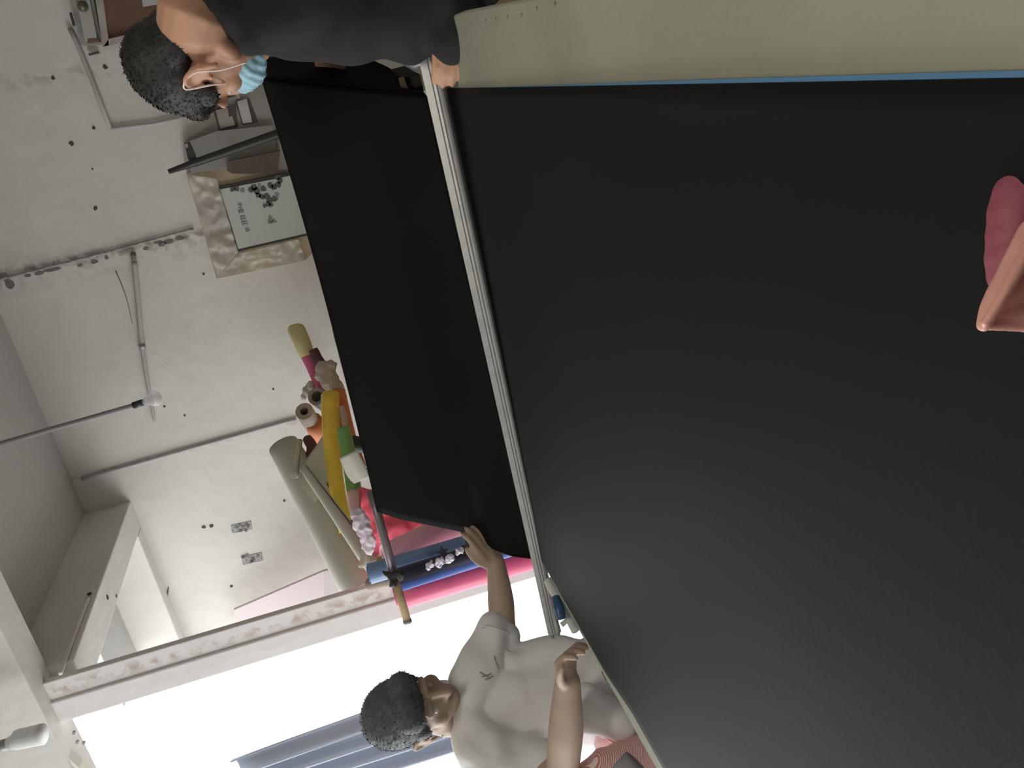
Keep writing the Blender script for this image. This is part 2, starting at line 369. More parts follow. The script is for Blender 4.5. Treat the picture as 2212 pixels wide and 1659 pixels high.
# curtain outside/behind person on the left
def cfn(u, v):
    top = PL(430, 1671, 1, 3.0).lerp(PL(470, 1790, 1, 3.0), u); bot = PL(1040, 1485, 1, 3.0).lerp(PL(1040, 1640, 1, 3.0), u); bot.z = .3
    p = top.lerp(bot, v); p.y += .03 * math.sin(u * 30 + v * 2); return p
def cfn(u, v):
    x0, x1 = -2.69, -3.02 - .08 * math.sin(v * 3)
    return Vector((x0 + (x1 - x0) * u + .02 * math.sin(v * 4), 3.0 + .03 * math.sin(u * 26 + v * 2), 2.15 - 2.0 * v - .25 * u * (1 - v)))
c = patch('curtain', [Vector()] * 4, M_curtain, 30, 20, fn=cfn, th=.006); tag(c, 'blue grey curtain hanging in the bright opening behind the person in the white t-shirt', 'curtain')

# ------------------------------------------------------------------ cluttered wall, right half
# cable trunking rectangle
t = tube('cable_trunking', [PL(150, 60, 1, YB - .015), PL(165, 90, 1, YB - .015), PL(205, 190, 1, YB - .015), PL(239, 280, 1, YB - .015)], .011, mat('trunking', (.42, .38, .36), .7), seg=6, smoothp=False)
tube('trunking_drop', [PL(239, 278, 1, YB - .015), PL(330, 268, 1, YB - .015), PL(430, 246, 1, YB - .015), PL(560, 214, 1, YB - .015)], .009, mat('trunking_cool', (.44, .43, .42), .7), t, 6, smoothp=False)
tag(t, 'thin cable trunking that turns a corner on the wall behind the bowed head', 'cable')
# switch board and brown cupboard
t = thing('switch_board', 'grey switch board with a glass dome high on the wall at the right', 'switch board', PL(180, 40, 1, YB - .03))
onwall('backplate', [(136, -60), (175, 98), (222, 96), (190, -60)], YB - .05, .05, mat('plate_grey', (.33, .31, .29), .7, var=.3, scale=12), t)
onwall('panel', [(157, -40), (183, 88), (210, 84), (186, -40)], YB - .07, .03, mat('panel_grey', (.40, .39, .35), .7), t)
onwall('dark_slot', [(189, 84), (190, 93), (216, 90), (213, 82)], YB - .072, .02, M_brown, t)
onwall('dark_slot', [(149, 28), (157, 56), (161, 54), (153, 26)], YB - .072, .02, mat('slot_green', (.04, .06, .05), .6), t)
onwall('dark_slot', [(190, 116), (192, 120), (214, 115), (212, 110)], YB - .03, .02, mat('slot_green', (.04, .06, .05), .6), t)
c = PL(179, 14, 1, YB - .07); lathe('glass_dome', c, Vector((0, -1, 0)), [(0, .022), (.01, .022), (.02, .018), (.028, .010), (.031, .002)], mat('green_glass', (.10, .10, .05), .15), t)
t = thing('wall_cabinet', 'brown wooden cabinet with pale frame high on the wall behind the person in black', 'cabinet', PL(300, 20, 1, YB - .08))
fr = mat('pale_frame', (.40, .35, .31), .7, var=.15, scale=10)
onwall('door_panel', [(205, -130), (232, 88), (330, 66), (480, 30), (470, -150)], YB - .10, .06, M_brown, t)
onwall('frame', [(186, -130), (222, 102), (236, 98), (205, -134)], YB - .12, .10, fr, t)
onwall('frame', [(222, 102), (234, 84), (500, 22), (502, 40)], YB - .12, .10, fr, t)
n_ = onwall('paper_note', [(302, -30), (309, 15), (400, -1), (392, -40)], YB - .125, .003, mat('note_paper', (.42, .42, .43), .8), t)
t['label'] = 'brown cabinet with pale frame and grey paper note, high behind the person in black'
# small tag under the cord: black upright bar with bracket, frames and boards
g1 = mat('grey_poster', (.34, .33, .31), .75, var=.2, scale=7); g2 = mat('grey_poster_dark', (.21, .21, .20), .75, var=.2, scale=6)
t = thing('poster_board', 'large greyish poster board with small framed cards leaning at the wall beneath the bowed head', 'board', PL(520, 250, 1, YB - .08))
onwall('backing', [(395, 305), (470, 262), (455, 190), (500, 130), (590, 120), (640, 360), (600, 372), (590, 330), (400, 360)], YB - .04, .03, mat('poster_mid', (.36, .34, .31), .8, var=.15, scale=5), t)
for nm, px, m_, dy in (('dark_picture', [(463, 200), (468, 218), (497, 210), (490, 186), (480, 190)], M_brown, 0),
                   ('pale_strip', [(500, 180), (510, 214), (520, 212), (508, 176)], mat('strip_pale', (.42, .40, .36), .8), 0),
                   ('card_frame', [(459, 233), (473, 284), (513, 274), (508, 225), (500, 229)], mat('frame_dark', (.08, .068, .055), .7), 0),
                   ('card', [(466, 238), (476, 278), (508, 270), (502, 250), (495, 252), (492, 232)], mat('card_pale', (.36, .33, .29), .8), .006),
                   ('card_frame', [(508, 222), (524, 270), (556, 264), (538, 214)], mat('frame_dark', (.10, .085, .07), .7), 0),
                   ('white_card', [(512, 219), (525, 267), (545, 264), (533, 213)], mat('card_white', (.52, .50, .49), .8), .006),
                   ('card_frame', [(482, 302), (486, 320), (526, 310), (522, 292)], M_dark, 0),
                   ('card', [(487, 305), (490, 318), (526, 308), (523, 297)], g1, .006),
                   ('card_frame', [(527, 288), (530, 305), (562, 298), (557, 280)], g2, 0),
                   ('pale_label', [(496, 339), (499, 349), (533, 340), (532, 326)], mat('label_pale', (.47, .47, .43), .8), .012),
                   ('pale_label', [(538, 326), (541, 333), (570, 326), (570, 317)], mat('label_pale', (.47, .47, .43), .8), .012),
                   ('pale_label', [(468, 345), (470, 354), (487, 350), (485, 341)], mat('label_pale2', (.38, .36, .34), .8), .012),
                   ('rail_strip', [(448, 220), (450, 229), (512, 216), (509, 208)], mat('strip_grey2', (.27, .26, .24), .8), .004)):
    onwall(nm, px, YB - .05 - dy, .012, m_, t)
k_ = onwall('grey_backing', [(400, 308), (468, 283), (590, 270), (600, 345), (412, 375)], YB - .075, .02, mat('panel_dark_grey', (.28, .27, .25), .8, var=.15, scale=6), t)  # darker grey panel layer of the poster board
tt = onwall('brown_tray', [(492, 348), (490, 368), (500, 375), (540, 376), (600, 372), (605, 325), (560, 335)], YB - .12, .06, mat('tray_brown', (.105, .07, .055), .7, var=.2)); tag(tt, 'dark brown flat tray beside the black bar above the picture', 'tray')
t = thing('black_bar', 'long black bar with a short bracket standing in front of the grey posters', 'bar', PL(365, 370, 1, 3.95))
A = PL(364, 371, 1, 3.95); B = PL(420, 352, 1, 3.95); Cc = PL(620, 283, 1, 3.95); C2 = Cc + (Cc - B) * ((Cc.z - .02) / (B.z - Cc.z))
tube('bar', [A, B, Cc, C2], [.010, .017, .022, .022], M_dark, t, 4, smoothp=False)
onwall('bracket', [(398, 308), (405, 340), (412, 352), (424, 342), (414, 318), (408, 307)], 3.96, .03, M_dark, t)
onwall('bracket_plate', [(399, 312), (402, 320), (407, 318), (404, 309)], 3.955, .004, g1, t)

# plastic wrapped picture
YP = 4.145
t = thing('wrapped_picture', 'plastic-wrapped ink painting of grapes and a butterfly on gold board', 'picture', PL(560, 450, 1, YP))
onwall('wrapping', [(402, 374), (440, 500), (468, 602), (660, 562), (700, 520), (640, 350), (560, 345)], YP + .02, .03, mat('gold_board', (.50, .40, .24), .35, col2=(.27, .215, .18), scale=5, bump=.9, bscale=16), t)
def wr(u, v):
    a_ = PL(404, 376, 1, YP - .01).lerp(PL(470, 600, 1, YP - .01), u); b_ = PL(468, 385, 1, YP - .01).lerp(PL(515, 545, 1, YP - .01), u)
    return a_.lerp(b_, v)
def wr2(u, v):
    a_ = PL(470, 600, 1, YP - .01).lerp(PL(660, 560, 1, YP - .01), u); b_ = PL(515, 548, 1, YP - .01).lerp(PL(645, 516, 1, YP - .01), u)
    return a_.lerp(b_, v)
M_film = mat('clear_film', (.75, .72, .66), .10, alpha=.30)
patch('plastic_film', [Vector()] * 4, M_film, 40, 16, fn=wr, wrinkle=.022, wscale=18, th=.001, parent=t)
patch('plastic_film', [Vector()] * 4, M_film, 40, 16, fn=wr2, wrinkle=.022, wscale=18, th=.001, parent=t)
onwall('picture_frame', [(471, 403), (513, 544), (680, 505), (640, 370), (594, 378)], YP - .002, .02, mat('frame_black', (.035, .032, .025), .5), t)
onwall('painting', [(475, 409), (515, 538), (680, 500), (640, 376), (596, 386)], YP - .006, .006, mat('painting_paper', (.47, .50, .46), .7), t)
M_ink = mat('ink', (.10, .11, .10), .8, var=.3, scale=80); M_ink2 = mat('ink_pale', (.22, .235, .22), .8)
for (x, y, r, m_) in ((502, 409, .013, M_ink), (511, 407, .012, M_ink), (524, 411, .012, M_ink2), (542, 409, .014, M_ink), (549, 404, .014, M_ink), (556, 412, .016, M_ink), (569, 408, .013, M_ink), (557, 421, .013, M_ink), (566, 425, .014, M_ink),
                   (576, 424, .014, M_ink), (583, 432, .015, M_ink), (594, 429, .013, M_ink), (579, 441, .012, M_ink), (572, 444, .010, M_ink), (585, 443, .010, M_ink), (584, 401, .013, M_ink), (592, 403, .015, M_ink), (602, 398, .014, M_ink), (600, 382, .014, M_ink), (605, 390, .014, M_ink),
                   (560, 401, .010, M_ink2), (598, 421, .010, M_ink2)):
    dab('ink_grape', x, y, r, m_, t, Y=YP - .006, n=12)
for w_ in ([(578, 477), (582, 464), (587, 468), (590, 478), (584, 481)], [(586, 478), (592, 473), (599, 480), (590, 482)], [(578, 478), (584, 479), (590, 483), (580, 484)]):
    onwall('ink_butterfly', w_, YP - .008, .002, M_ink2, t, bevel=0)
# the written column: small brush strokes of each character
M_st = mat('ink_writing', (.17, .18, .17), .8)
def strokes(cx, cy, segs, s=1.0):
    for (x0, y0, x1, y1) in segs:
        a_ = Vector((cx + x0 * s, cy + y0 * s)); b_ = Vector((cx + x1 * s, cy + y1 * s)); dd = (b_ - a_); nn = Vector((-dd.y, dd.x)).normalized() * .75
        onwall('brush_stroke', [tuple(a_ + nn), tuple(b_ + nn * .7), tuple(b_ - nn * .7), tuple(a_ - nn)], YP - .008, .002, M_st, t, bevel=0)
strokes(518, 444, [(-5, -3, 5, -1), (-1, -7, 1, 6), (2, -6, 4, 5), (-3, 4, 4, 6)])
strokes(520, 456, [(-6, 0, 6, -3), (-4, -4, -2, 5), (0, -5, 3, 5), (4, -5, 7, 3), (-5, 4, 5, 1)])
strokes(524, 471, [(-6, -3, 4, -6), (-5, 3, 6, 0), (-4, -5, -2, 6), (0, -5, 2, 4), (4, -6, 7, 4)])
strokes(528, 483, [(-6, -4, 5, -6), (-6, -4, -3, 5), (-1, -4, 1, 4), (4, -6, 7, 4), (-3, 1, 5, -1)])
strokes(534, 497, [(-5, -3, 5, -5), (-4, 3, 6, 1), (-4, -3, -3, 4), (4, -5, 6, 2), (-1, -4, 1, 3)], .9)

# ------------------------------------------------------------------ stored rolls against the wall
t = thing('storage_table', 'plain table hidden behind the held black sheet, carrying the rolls', 'table', (-.8, 3.4, 0))
box('tabletop', (-1.45, -.1, 3.0, 4.1, .93, .97), M_wood, t)
for x in (-1.40, -.15):
    for y in (3.05, 4.05): box('leg', (x - .03, x + .03, y - .03, y + .03, 0, .93), M_wood, t)
M_yel = mat('yellow_vinyl', (.90, .62, .07), .4, var=.12, scale=12); M_pyel = mat('pale_yellow_foam', (.62, .55, .28), .8, bump=.4, bscale=80)
M_pink = mat('pink_paper', (.85, .42, .50), .4); M_hot = mat('hot_pink_vinyl', (.86, .14, .28), .38, var=.1); M_green = mat('green_vinyl', (.18, .36, .10), .5)
M_coral = mat('coral_bag', (.90, .14, .20), .6, bump=.6, bscale=22); M_orange = mat('orange_paper', (.55, .19, .06), .6)
M_gp = mat('grey_green_sheet', (.50, .50, .42), .5, var=.08, scale=3); M_crm = mat('cream_sheet', (.60, .58, .46), .6); M_tan = mat('kraft_roll', (.38, .31, .24), .7, var=.2, scale=10)
M_brn = mat('dark_red_roll', (.10, .035, .04), .6)
# pale yellow foam tube with a pink sleeve
t = thing('foam_tube', 'pale yellow padded tube with a pink sleeve, furthest right of the stored rolls', 'tube', P(660, 760, 4.0))
tube('padding', [P(637, 703, 4.05), P(640, 712, 4.05), P(652, 738, 4.0), P(664, 768, 4.0)], [.030, .044, .042, .038], M_pyel, t, 16)
tube('pink_sleeve', [P(663, 765, 4.0), P(674, 790, 4.0), P(684, 818, 4.0), P(700, 850, 4.0)], [.036, .031, .026, .022], mat('pink_sleeve', (.50, .10, .20), .6), t, 14)
q = tube('dark_roll', [P(676, 755, 3.95), P(692, 785, 3.95), P(715, 805, 3.95)], [.022, .028, .02], M_brn, seg=12, wob=.3); tag(q, 'short dark red rolled piece beside the pink sleeve', 'roll')
b = Blob()
for (x, y, r) in ((700, 800, .05), (712, 822, .055), (690, 812, .03), (728, 838, .04), (715, 790, .035)): b.ell(P(x, y, 3.85), (r, r * .7, r * .8))
q = b.build('crumpled_paper', mat('crumpled_kraft', (.44, .38, .31), .8, var=.15), voxel=.008, smooth=2, fold=.008, fscale=26); tag(q, 'crumpled brownish paper at the top end of the yellow roll', 'paper')
b = Blob()
for (x, y, r) in ((672, 835, .032), (662, 846, .028), (655, 858, .02)): b.ell(P(x, y, 4.0), (r, r * .8, r * .7))
q = b.build('crumpled_paper', mat('pale_wad', (.52, .47, .40), .8), voxel=.008, smooth=2, fold=.006, fscale=30); tag(q, 'small pale paper wad left of the pink sleeve', 'paper')
def hollow(name, a_, b_, r, m_, label, ri=.5, inner=M_dark, n=3):
    a_ = Vector(a_); b_ = Vector(b_); bm = bmesh.new(); dd = (b_ - a_); u_, v_ = frame_of(dd); prof = [(0, r * ri), (0, r), (1, r * .97), (1, r * ri)]
    rings = [[bm.verts.new(a_ + dd * s + (u_ * math.cos(k / 24 * 6.2832) + v_ * math.sin(k / 24 * 6.2832)) * rr) for k in range(24)] for s, rr in prof]
    for i in range(4):
        A_, B_ = rings[i], rings[(i + 1) % 4]
        for k in range(24): bm.faces.new((A_[k], A_[(k + 1) % 24], B_[(k + 1) % 24], B_[k]))
    o_ = mesh_obj(name, bm, m_, smooth=False); o_.modifiers.new('b', 'BEVEL').width = .002
    tag(o_, label, 'roll'); return o_
t = hollow('paper_roll', P(657, 888, 3.75), P(690, 940, 4.05), .042, M_tan, 'grey brown hollow roll whose round end faces out left of the yellow roll', .45)
tube('orange_wrap', [P(676, 909, 3.85), P(694, 950, 4.05)], .044, M_orange, t, 20, smoothp=False)
t = hollow('paper_roll', P(684, 856, 3.9), P(715, 880, 4.1), .045, mat('grey_roll', (.30, .27, .23), .7), 'grey hollow roll with a dark ring end tucked behind the yellow roll', .6)
q = roll('yellow_roll', P(712, 852, 3.70), P(747, 1152, 3.45), .048, .034, M_yel, 'long glossy bright yellow vinyl roll lying across the pile', turns=1.6, bend=P(706, 990, 3.5) - P(716, 990, 3.5))
q = tube('orange_roll', [P(730, 845, 3.8), P(742, 900, 3.75), P(756, 955, 3.7), P(775, 1010, 3.65)], .036, M_orange, seg=14); tag(q, 'orange rolled paper beside the yellow roll along the black sheet', 'roll')
q = tube('grey_pink_roll', [P(738, 878, 3.66), P(744, 905, 3.64), P(746, 928, 3.62)], [.012, .016, .012], mat('greypink', (.48, .36, .32), .7), seg=12); tag(q, 'small greyish pink paper strip lying on the orange roll', 'paper')
q = tube('green_roll', [P(742, 925, 3.5), P(756, 1000, 3.45), P(765, 1060, 3.4), P(776, 1130, 3.35), P(782, 1178, 3.3)], [.03, .032, .032, .034, .03], M_green, seg=16); tag(q, 'leaf green roll lying along the underside of the yellow roll', 'roll')
q = tube('black_roll', [P(748, 950, 3.55), P(760, 958, 3.55), P(790, 962, 3.6)], [.030, .038, .036], M_dark, seg=14); tag(q, 'short black roll poking out above the white curled sheet', 'roll')
def curl(u, v):
    a_ = P(733, 990, 3.3).lerp(P(765, 1045, 3.3), u); b_ = P(771, 972, 3.15).lerp(P(800, 1030, 3.1), u); c_ = P(730, 1015, 3.3)
    p = a_.lerp(b_, v); off = math.sin(v * math.pi) * .03; return p + D(0, 0, off) + D(-.018, 0, 0) * math.sin(u * math.pi) * (1 - v)
q = patch('curled_sheet', [Vector()] * 4, mat('white_sheet', (.62, .60, .52), .6), 14, 14, fn=curl, th=.002); tag(q, 'small off-white sheet curling over the top edge of the black sheet', 'sheet')
def crm(u, v):
    a_ = P(700, 940, 3.75).lerp(P(640, 1025, 3.6), u); b_ = P(742, 985, 3.6).lerp(P(682, 1087, 3.5), u)
    p = a_.lerp(b_, v); return p + D(0, 0, .03 * math.sin(v * 2.6 + .3))
q = patch('cream_sheet', [Vector()] * 4, M_crm, 16, 12, fn=crm, th=.002); tag(q, 'wide cream sheet folded over left of the yellow roll', 'sheet')
q = tube('dark_bundle', [P(662, 945, 3.75), P(675, 968, 3.72), P(668, 990, 3.7)], [.018, .026, .018], M_brn, seg=10, wob=.4); tag(q, 'small dark bundle tucked behind the cream sheet', 'bundle')
b = Blob(); b.ell(P(715, 1085, 3.75), (.10, .05, .07)); b.ell(P(728, 1130, 3.7), (.08, .05, .06)); b.ell(P(700, 1050, 3.8), (.06, .04, .05))
q = b.build('plastic_bag', mat('teal_bag', (.10, .14, .13), .4, var=.5, scale=12), voxel=.01, smooth=3, fold=.01, fscale=20); tag(q, 'dark greenish plastic bag showing in the gap left of the yellow roll', 'bag')
# big grey green rolled sheet
def big(u, v):
    # u around, v along: a loose cone seen half open
    ax = P(612, 962, 3.75).lerp(P(790, 1275, 3.45), v); r_ = .070 + .030 * v
    t_ = (P(790, 1275, 3.45) - P(612, 962, 3.75)).normalized(); u_, v_ = frame_of(t_)
    a_ = u * 5.4 + 1.2; rr = r_ * (1 - .25 * max(0, u - .7))
    return ax + (u_ * math.cos(a_) + v_ * math.sin(a_)) * rr
q = patch('rolled_sheet', [Vector()] * 4, M_gp, 36, 12, fn=big, th=.003); tag(q, 'large loose grey green rolled sheet leaning from wall to column', 'roll')
q = roll('rolled_sheet', P(655, 1010, 3.50), P(806, 1222, 3.20), .020, .040, mat('pale_green_sheet', (.54, .54, .45), .5), 'narrow pale green roll lying along the large grey green roll', turns=1.4)
q = roll('rolled_sheet', P(648, 950, 3.60), P(636, 1030, 3.5), .012, .016, M_gp, 'thin grey rolled lip standing inside the large grey green roll', turns=1.3)
# coral bag and white cloth
b = Blob(); q0 = P(850, 1150, 3.3); b.chain([q0, Vector((q0.x, q0.y + .05, .5)), Vector((q0.x, q0.y + .05, .12))], [.09, .13, .12])
for (x, y, r) in ((800, 1080, .05), (820, 1110, .07), (835, 1150, .08), (810, 1190, .06), (860, 1150, .07), (870, 1190, .07), (785, 1065, .03), (825, 1215, .05)): b.ell(P(x, y, 3.25), (r, r * .7, r))
q = b.build('coral_bag', M_coral, voxel=.01, smooth=4, fold=.008, fscale=18); tag(q, 'bright coral red crumpled bag below the yellow roll', 'bag')
b = Blob()
for (x, y, r) in ((772, 1108, .022), (780, 1130, .032), (790, 1150, .03), (795, 1172, .028), (798, 1190, .016), (775, 1118, .025)): b.ell(P(x, y, 3.02), (r, r * .5, r * 1.1))
q = b.build('white_cloth', mat('white_rag', (.75, .70, .76), .8), voxel=.006, smooth=2, fold=.010, fscale=32); tag(q, 'crumpled white rag lying on the coral bag', 'cloth')
q = roll('pink_beige_sheet', P(764, 1062, 3.2), P(768, 1120, 3.15), .03, .02, mat('pink_beige', (.62, .40, .34), .6), 'pinkish beige paper curled beside the green roll', turns=1.2)
q = roll('cream_tube', P(790, 1178, 3.1), P(780, 1225, 3.05), .012, .012, M_crm, 'thin cream tube end behind the white rag', turns=1.5)
# light pink roll (leaning, ends at the pole) and the crimson one behind
pa, pb = P(835, 1205, 2.75), P(1000, 1130, 2.95); pc = pa + (pb - pa) * ((pa.z - .06) / (pa.z - pb.z))
q = roll('pink_roll', pa, pc, .058, .10, M_pink, 'satin light pink roll leaning right behind the pole', turns=1.8)
q = tube('crimson_roll', [P(850, 1228, 2.95), P(960, 1190, 3.0), P(1080, 1160, 3.05), P(1080, 1160, 3.05) + (P(1080, 1160, 3.05) - P(960, 1190, 3.0)) * ((P(1080, 1160, 3.05).z - .06) / (P(960, 1190, 3.0).z - P(1080, 1160, 3.05).z))], .05, mat('crimson_vinyl', (.55, .05, .13), .5), seg=18); tag(q, 'crimson roll behind the light pink roll', 'roll')
def down(px, py, X_, Y_, r_):
    pass
# blue bag/roll and hot pink roll stand upright on the floor in front of the column
a = P(797, 1240, 2.62); base = Vector((a.x - .01, a.y + .02, .0))
t = hollow('blue_roll', a, base, .034, mat('light_blue_film', (.20, .30, .52), .4), 'upright light blue roll with bright blue hollow top beside the pole', .82)
tube('inner_ring', [a + Vector((0, 0, .003)), a + Vector((0, 0, -.04))], .026, mat('cyan_inner', (.04, .22, .50), .5), t, 20, smoothp=False)
a = P(862, 1247, 2.56); base = Vector((a.x + .0, a.y + .03, 0))
t = thing('banner_bag', 'upright dark purple and blue printed banner roll before the hot pink roll', 'banner', base)
tube('dark_cover', [a, base], .030, mat('purple_black', (.025, .02, .045), .5), t, 18, smoothp=False)
tube('blue_stripe', [a + D(-.024, 0, .004) , base + D(-.024, 0, .004)], .022, mat('royal_blue', (.06, .12, .42), .5), t, 16, smoothp=False)
for (x, y) in ((957, 1193), (1010, 1180)):
    c_ = P(x, y, 2.5); pts = []
    for k in range(10):
        r_ = .022 if k % 2 == 0 else .009; an = k / 10 * 6.2832 + .3; pts.append(c_ + D(math.cos(an) * r_, math.sin(an) * r_, 0))
    slab('printed_star' if x < 1000 else 'printed_mark', pts, D(0, 0, -1), .004, mat('purple_black', (.025, .02, .045), .5), t, bevel=0)
for (x, y, r_) in ((948, 1215, .02), (968, 1208, .018), (925, 1222, .016), (990, 1192, .015)):
    b = Blob(); b.ell(P(x, y, 2.49), (r_, .006, r_ * .7)); b.ell(P(x + 8, y - 4, 2.49), (r_ * .8, .008, r_ * .4)); b.build('clear_wrap', mat('crinkle_film', (.55, .52, .58), .2), t, voxel=.003, smooth=1, fold=.004, fscale=70)
a = P(858, 1286, 2.66); base = Vector((a.x + .0, a.y + .02, 0))
t = thing('hot_pink_roll', 'thick hot pink vinyl roll standing upright in front of the column', 'roll', base)
tube('vinyl', [a + Vector((0, 0, .01)), a - Vector((0, 0, .015)), a - Vector((0, 0, .4)), base], [.036, .050, .050, .050, .050, .050, .050], M_hot, t, 24, smoothp=False)
tube('loose_edge', [P(1060, 1212, 2.75), P(1120, 1200, 2.78), P(1180, 1180, 2.8)], .035, mat('crimson_vinyl', (.55, .05, .13), .5), t, 12)
q = tube('cardboard_tube', [P(800, 1262, 2.7), P(835, 1252, 2.66), P(900, 1235, 2.7)], .022, mat('greyish_tan', (.33, .27, .22), .8), seg=14); tag(q, 'greyish tan tube between the blue roll and the column', 'tube')  # plain greyish tan tube
q = slab('gold_card', [P(812, 1208, 2.66), P(822, 1200, 2.66), P(842, 1245, 2.64), P(834, 1252, 2.64)], D(0, 0, -1), .004, mat('mustard_card', (.50, .33, .10), .7)); tag(q, 'small mustard coloured card at the end of the light pink roll', 'card')
# broom pole
t = thing('broom_pole', 'slanted pole, grey metal above and pale wood below, tied with black cloth', 'pole', P(855, 1246, 2.4))
tube('metal_tube', [P(800, 1060, 2.42), P(816, 1110, 2.42), P(852, 1245, 2.4)], [.0135, .0135], mat('pole_metal', (.24, .20, .21), .35, metal=.5), t, 14, smoothp=False)
tube('wooden_handle', [P(853, 1248, 2.4), P(880, 1342, 2.38)], .0125, M_wood, t, 14, smoothp=False)
lathe('end_knob', P(879, 1339, 2.38), P(883, 1352, 2.38) - P(879, 1339, 2.38), [(0, .0135), (.008, .0135), (.013, .009), (.015, .002)], M_steel, t)
b = Blob(); b.ell(P(853, 1246, 2.4), (.022, .022, .022)); b.chain([P(850, 1244, 2.39), P(836, 1240, 2.4), P(826, 1234, 2.41)], [.010, .009, .003]); b.chain([P(855, 1250, 2.39), P(848, 1262, 2.38), P(842, 1266, 2.38)], [.011, .012, .004]); b.chain([P(855, 1243, 2.39), P(866, 1240, 2.38), P(868, 1252, 2.38)], [.010, .011, .005])
b.build('knotted_cloth', M_dark, t, voxel=.0035, smooth=2)

# ------------------------------------------------------------------ work table, black sheet, rail
TZ = .90
t = thing('work_table', 'large cream work table mostly covered by the black sheet', 'table', (-.5, 1.05, 0))
bm = bmesh.new()
add_slab(bm, [Vector((-1.115, .05, TZ)), Vector((.045, .05, TZ)), Vector((.052, .955, TZ)), Vector((.072, 1.40, TZ)), Vector((.075, 1.97, TZ)), Vector((-1.0, 1.80, TZ)), Vector((-1.115, 1.46, TZ))], (0, 0, -1), .035)
mesh_obj('tabletop', bm, M_cream, t, bevel=.004)
for x in (-.98, -.06):
    for y in (.2, 1.6): box('leg', (x - .03, x + .03, y - .03, y + .03, 0, TZ - .03), M_white, t)
box('apron', (-.98, -.06, .19, .22, TZ - .13, TZ - .03), M_white, t); box('apron', (-.98, -.06, 1.58, 1.61, TZ - .13, TZ - .03), M_white, t)
for (x, y) in ((1050, 45), (1072, 40), (1097, 36), (1128, 32), (1160, 18), (1200, 8)):
    p = PL(x, y, 2, TZ); bm = bmesh.new(); add_tube(bm, [p + Vector((0, 0, -.002)), p + Vector((0, 0, .0012))], [.0028, .0022], 8); mesh_obj('nail_head', bm, M_grime, t)
for (x, y, l) in ((1309, 1470, .02), (1337, 1518, .012), (1400, 1600, .01)):
    p = PL(x, y, 2, TZ + .0005); tube('scratch', [p, p + Vector((.004, l, 0))], .001, M_grime, t, 6, smoothp=False)
# black sheet on the table: from the near end to under the rail; its right edge lifts a little
edge = [(1215, 1287), (1440, 1659)]
def mt(u, v):
    y = .06 + v * 1.88
    xr = -.047 if y < 1.7 else -.05
    if y < 1.0: xl = -1.068 + (y - .87) * .02
    elif y < 1.12: xl = -1.066 - (y - 1.0) * .17
    else: xl = -1.087
    x = xr + (xl - xr) * u
    yy = y
    lim = 1.93 + (x + .05) * .23
    if v > .85: yy = y + (lim - 1.94) * (v - .85) / .15
    z = TZ + .0035
    e = max(0, 1 - u * 30); z += .003 * e * e * min(1, max(0, (1.5 - y) * 2))
    z += .0012 * noise.noise(Vector((x * 4, y * 3, 0)))
    return Vector((x, yy, z))
mt_o = patch('black_cover_sheet', [Vector()] * 4, M_black, 60, 70, fn=mt, th=.0022)
tag(mt_o, 'large matte black sheet lying flat over the near work table', 'sheet')
def bf(u, v):
    y = .06 + v * 1.72; wdt = .0036 * min(1, .25 + max(0, 1.25 - y) * 1.1)
    x = -.0475 + wdt * (1 - u) - .05 * u; return Vector((x, y, TZ + .0012 + .0020 * min(1, max(0, (1.5 - y) * 2)) * (1 - u)))
patch('blue_backing_edge', [Vector()] * 4, M_bluefilm, 3, 40, fn=bf, th=.001, parent=mt_o)

# raised black sheet held up behind the rail by both people
def lerp_poly(pts, s):
    q_ = s * (len(pts) - 1); a_ = min(int(q_), len(pts) - 2); f_ = q_ - a_
    return tuple(pts[a_][k] + (pts[a_ + 1][k] - pts[a_][k]) * f_ for k in range(len(pts[0])))
Lp = [(1150, 1207, 2.03), (1105, 1201, 2.04), (1065, 1186, 2.06), (1035, 1158, 2.09), (985, 1146, 2.12), (930, 1134, 2.15), (872, 1123, 2.18), (815, 1105, 2.2)]
Rp = [(935, 203, 1.83), (800, 190, 1.86), (680, 178, 1.88), (563, 166, 1.9)]
def sh(u, v):                                  # u: 0 left .. 1 right ; v: 0 rail .. 1 top
    l = np.array(lerp_poly(Lp, v)); r = np.array(lerp_poly(Rp, v)); b_ = np.array((1150 + (935 - 1150) * u, 1207 + (203 - 1207) * u, 2.03 - .2 * u))
    t_ = np.array((815 + (563 - 815) * u + 10 * math.sin(u * math.pi), 1105 + (166 - 1105) * u, 2.2 - .3 * u))
    q_ = l * (1 - u) + r * u + b_ * (1 - v) + t_ * v - (np.array(Lp[0]) * (1 - u) * (1 - v) + np.array(Rp[0]) * u * (1 - v) + np.array(Lp[-1]) * (1 - u) * v + np.array(Rp[-1]) * u * v)
    z = q_[2] + .03 * math.sin(v * math.pi) + .006 * noise.noise(Vector((u * 3, v * 2, 0)))
    return P(q_[0], q_[1], z)
sh_o = patch('raised_black_sheet', [Vector()] * 4, M_black, 60, 30, fn=sh, th=.002)
tag(sh_o, 'black sheet bent upright behind the metal rail, held up by both people', 'sheet')
Fp = [(940, 195, 2.0), (880, 176, 2.03), (845, 150, 2.07), (790, 124, 2.1), (700, 114, 2.12), (620, 116, 2.1), (570, 128, 2.05), (541, 148, 1.97)]
def fl(u, v):
    r = lerp_poly(Rp, v); f_ = lerp_poly(Fp, v); k = u
    q_ = [r[i] + (f_[i] - r[i]) * k for i in range(3)]; q_[2] += .03 * math.sin(k * math.pi); return P(*q_)
patch('folded_end', [Vector()] * 4, M_black2, 14, 30, fn=fl, th=.002, parent=sh_o)
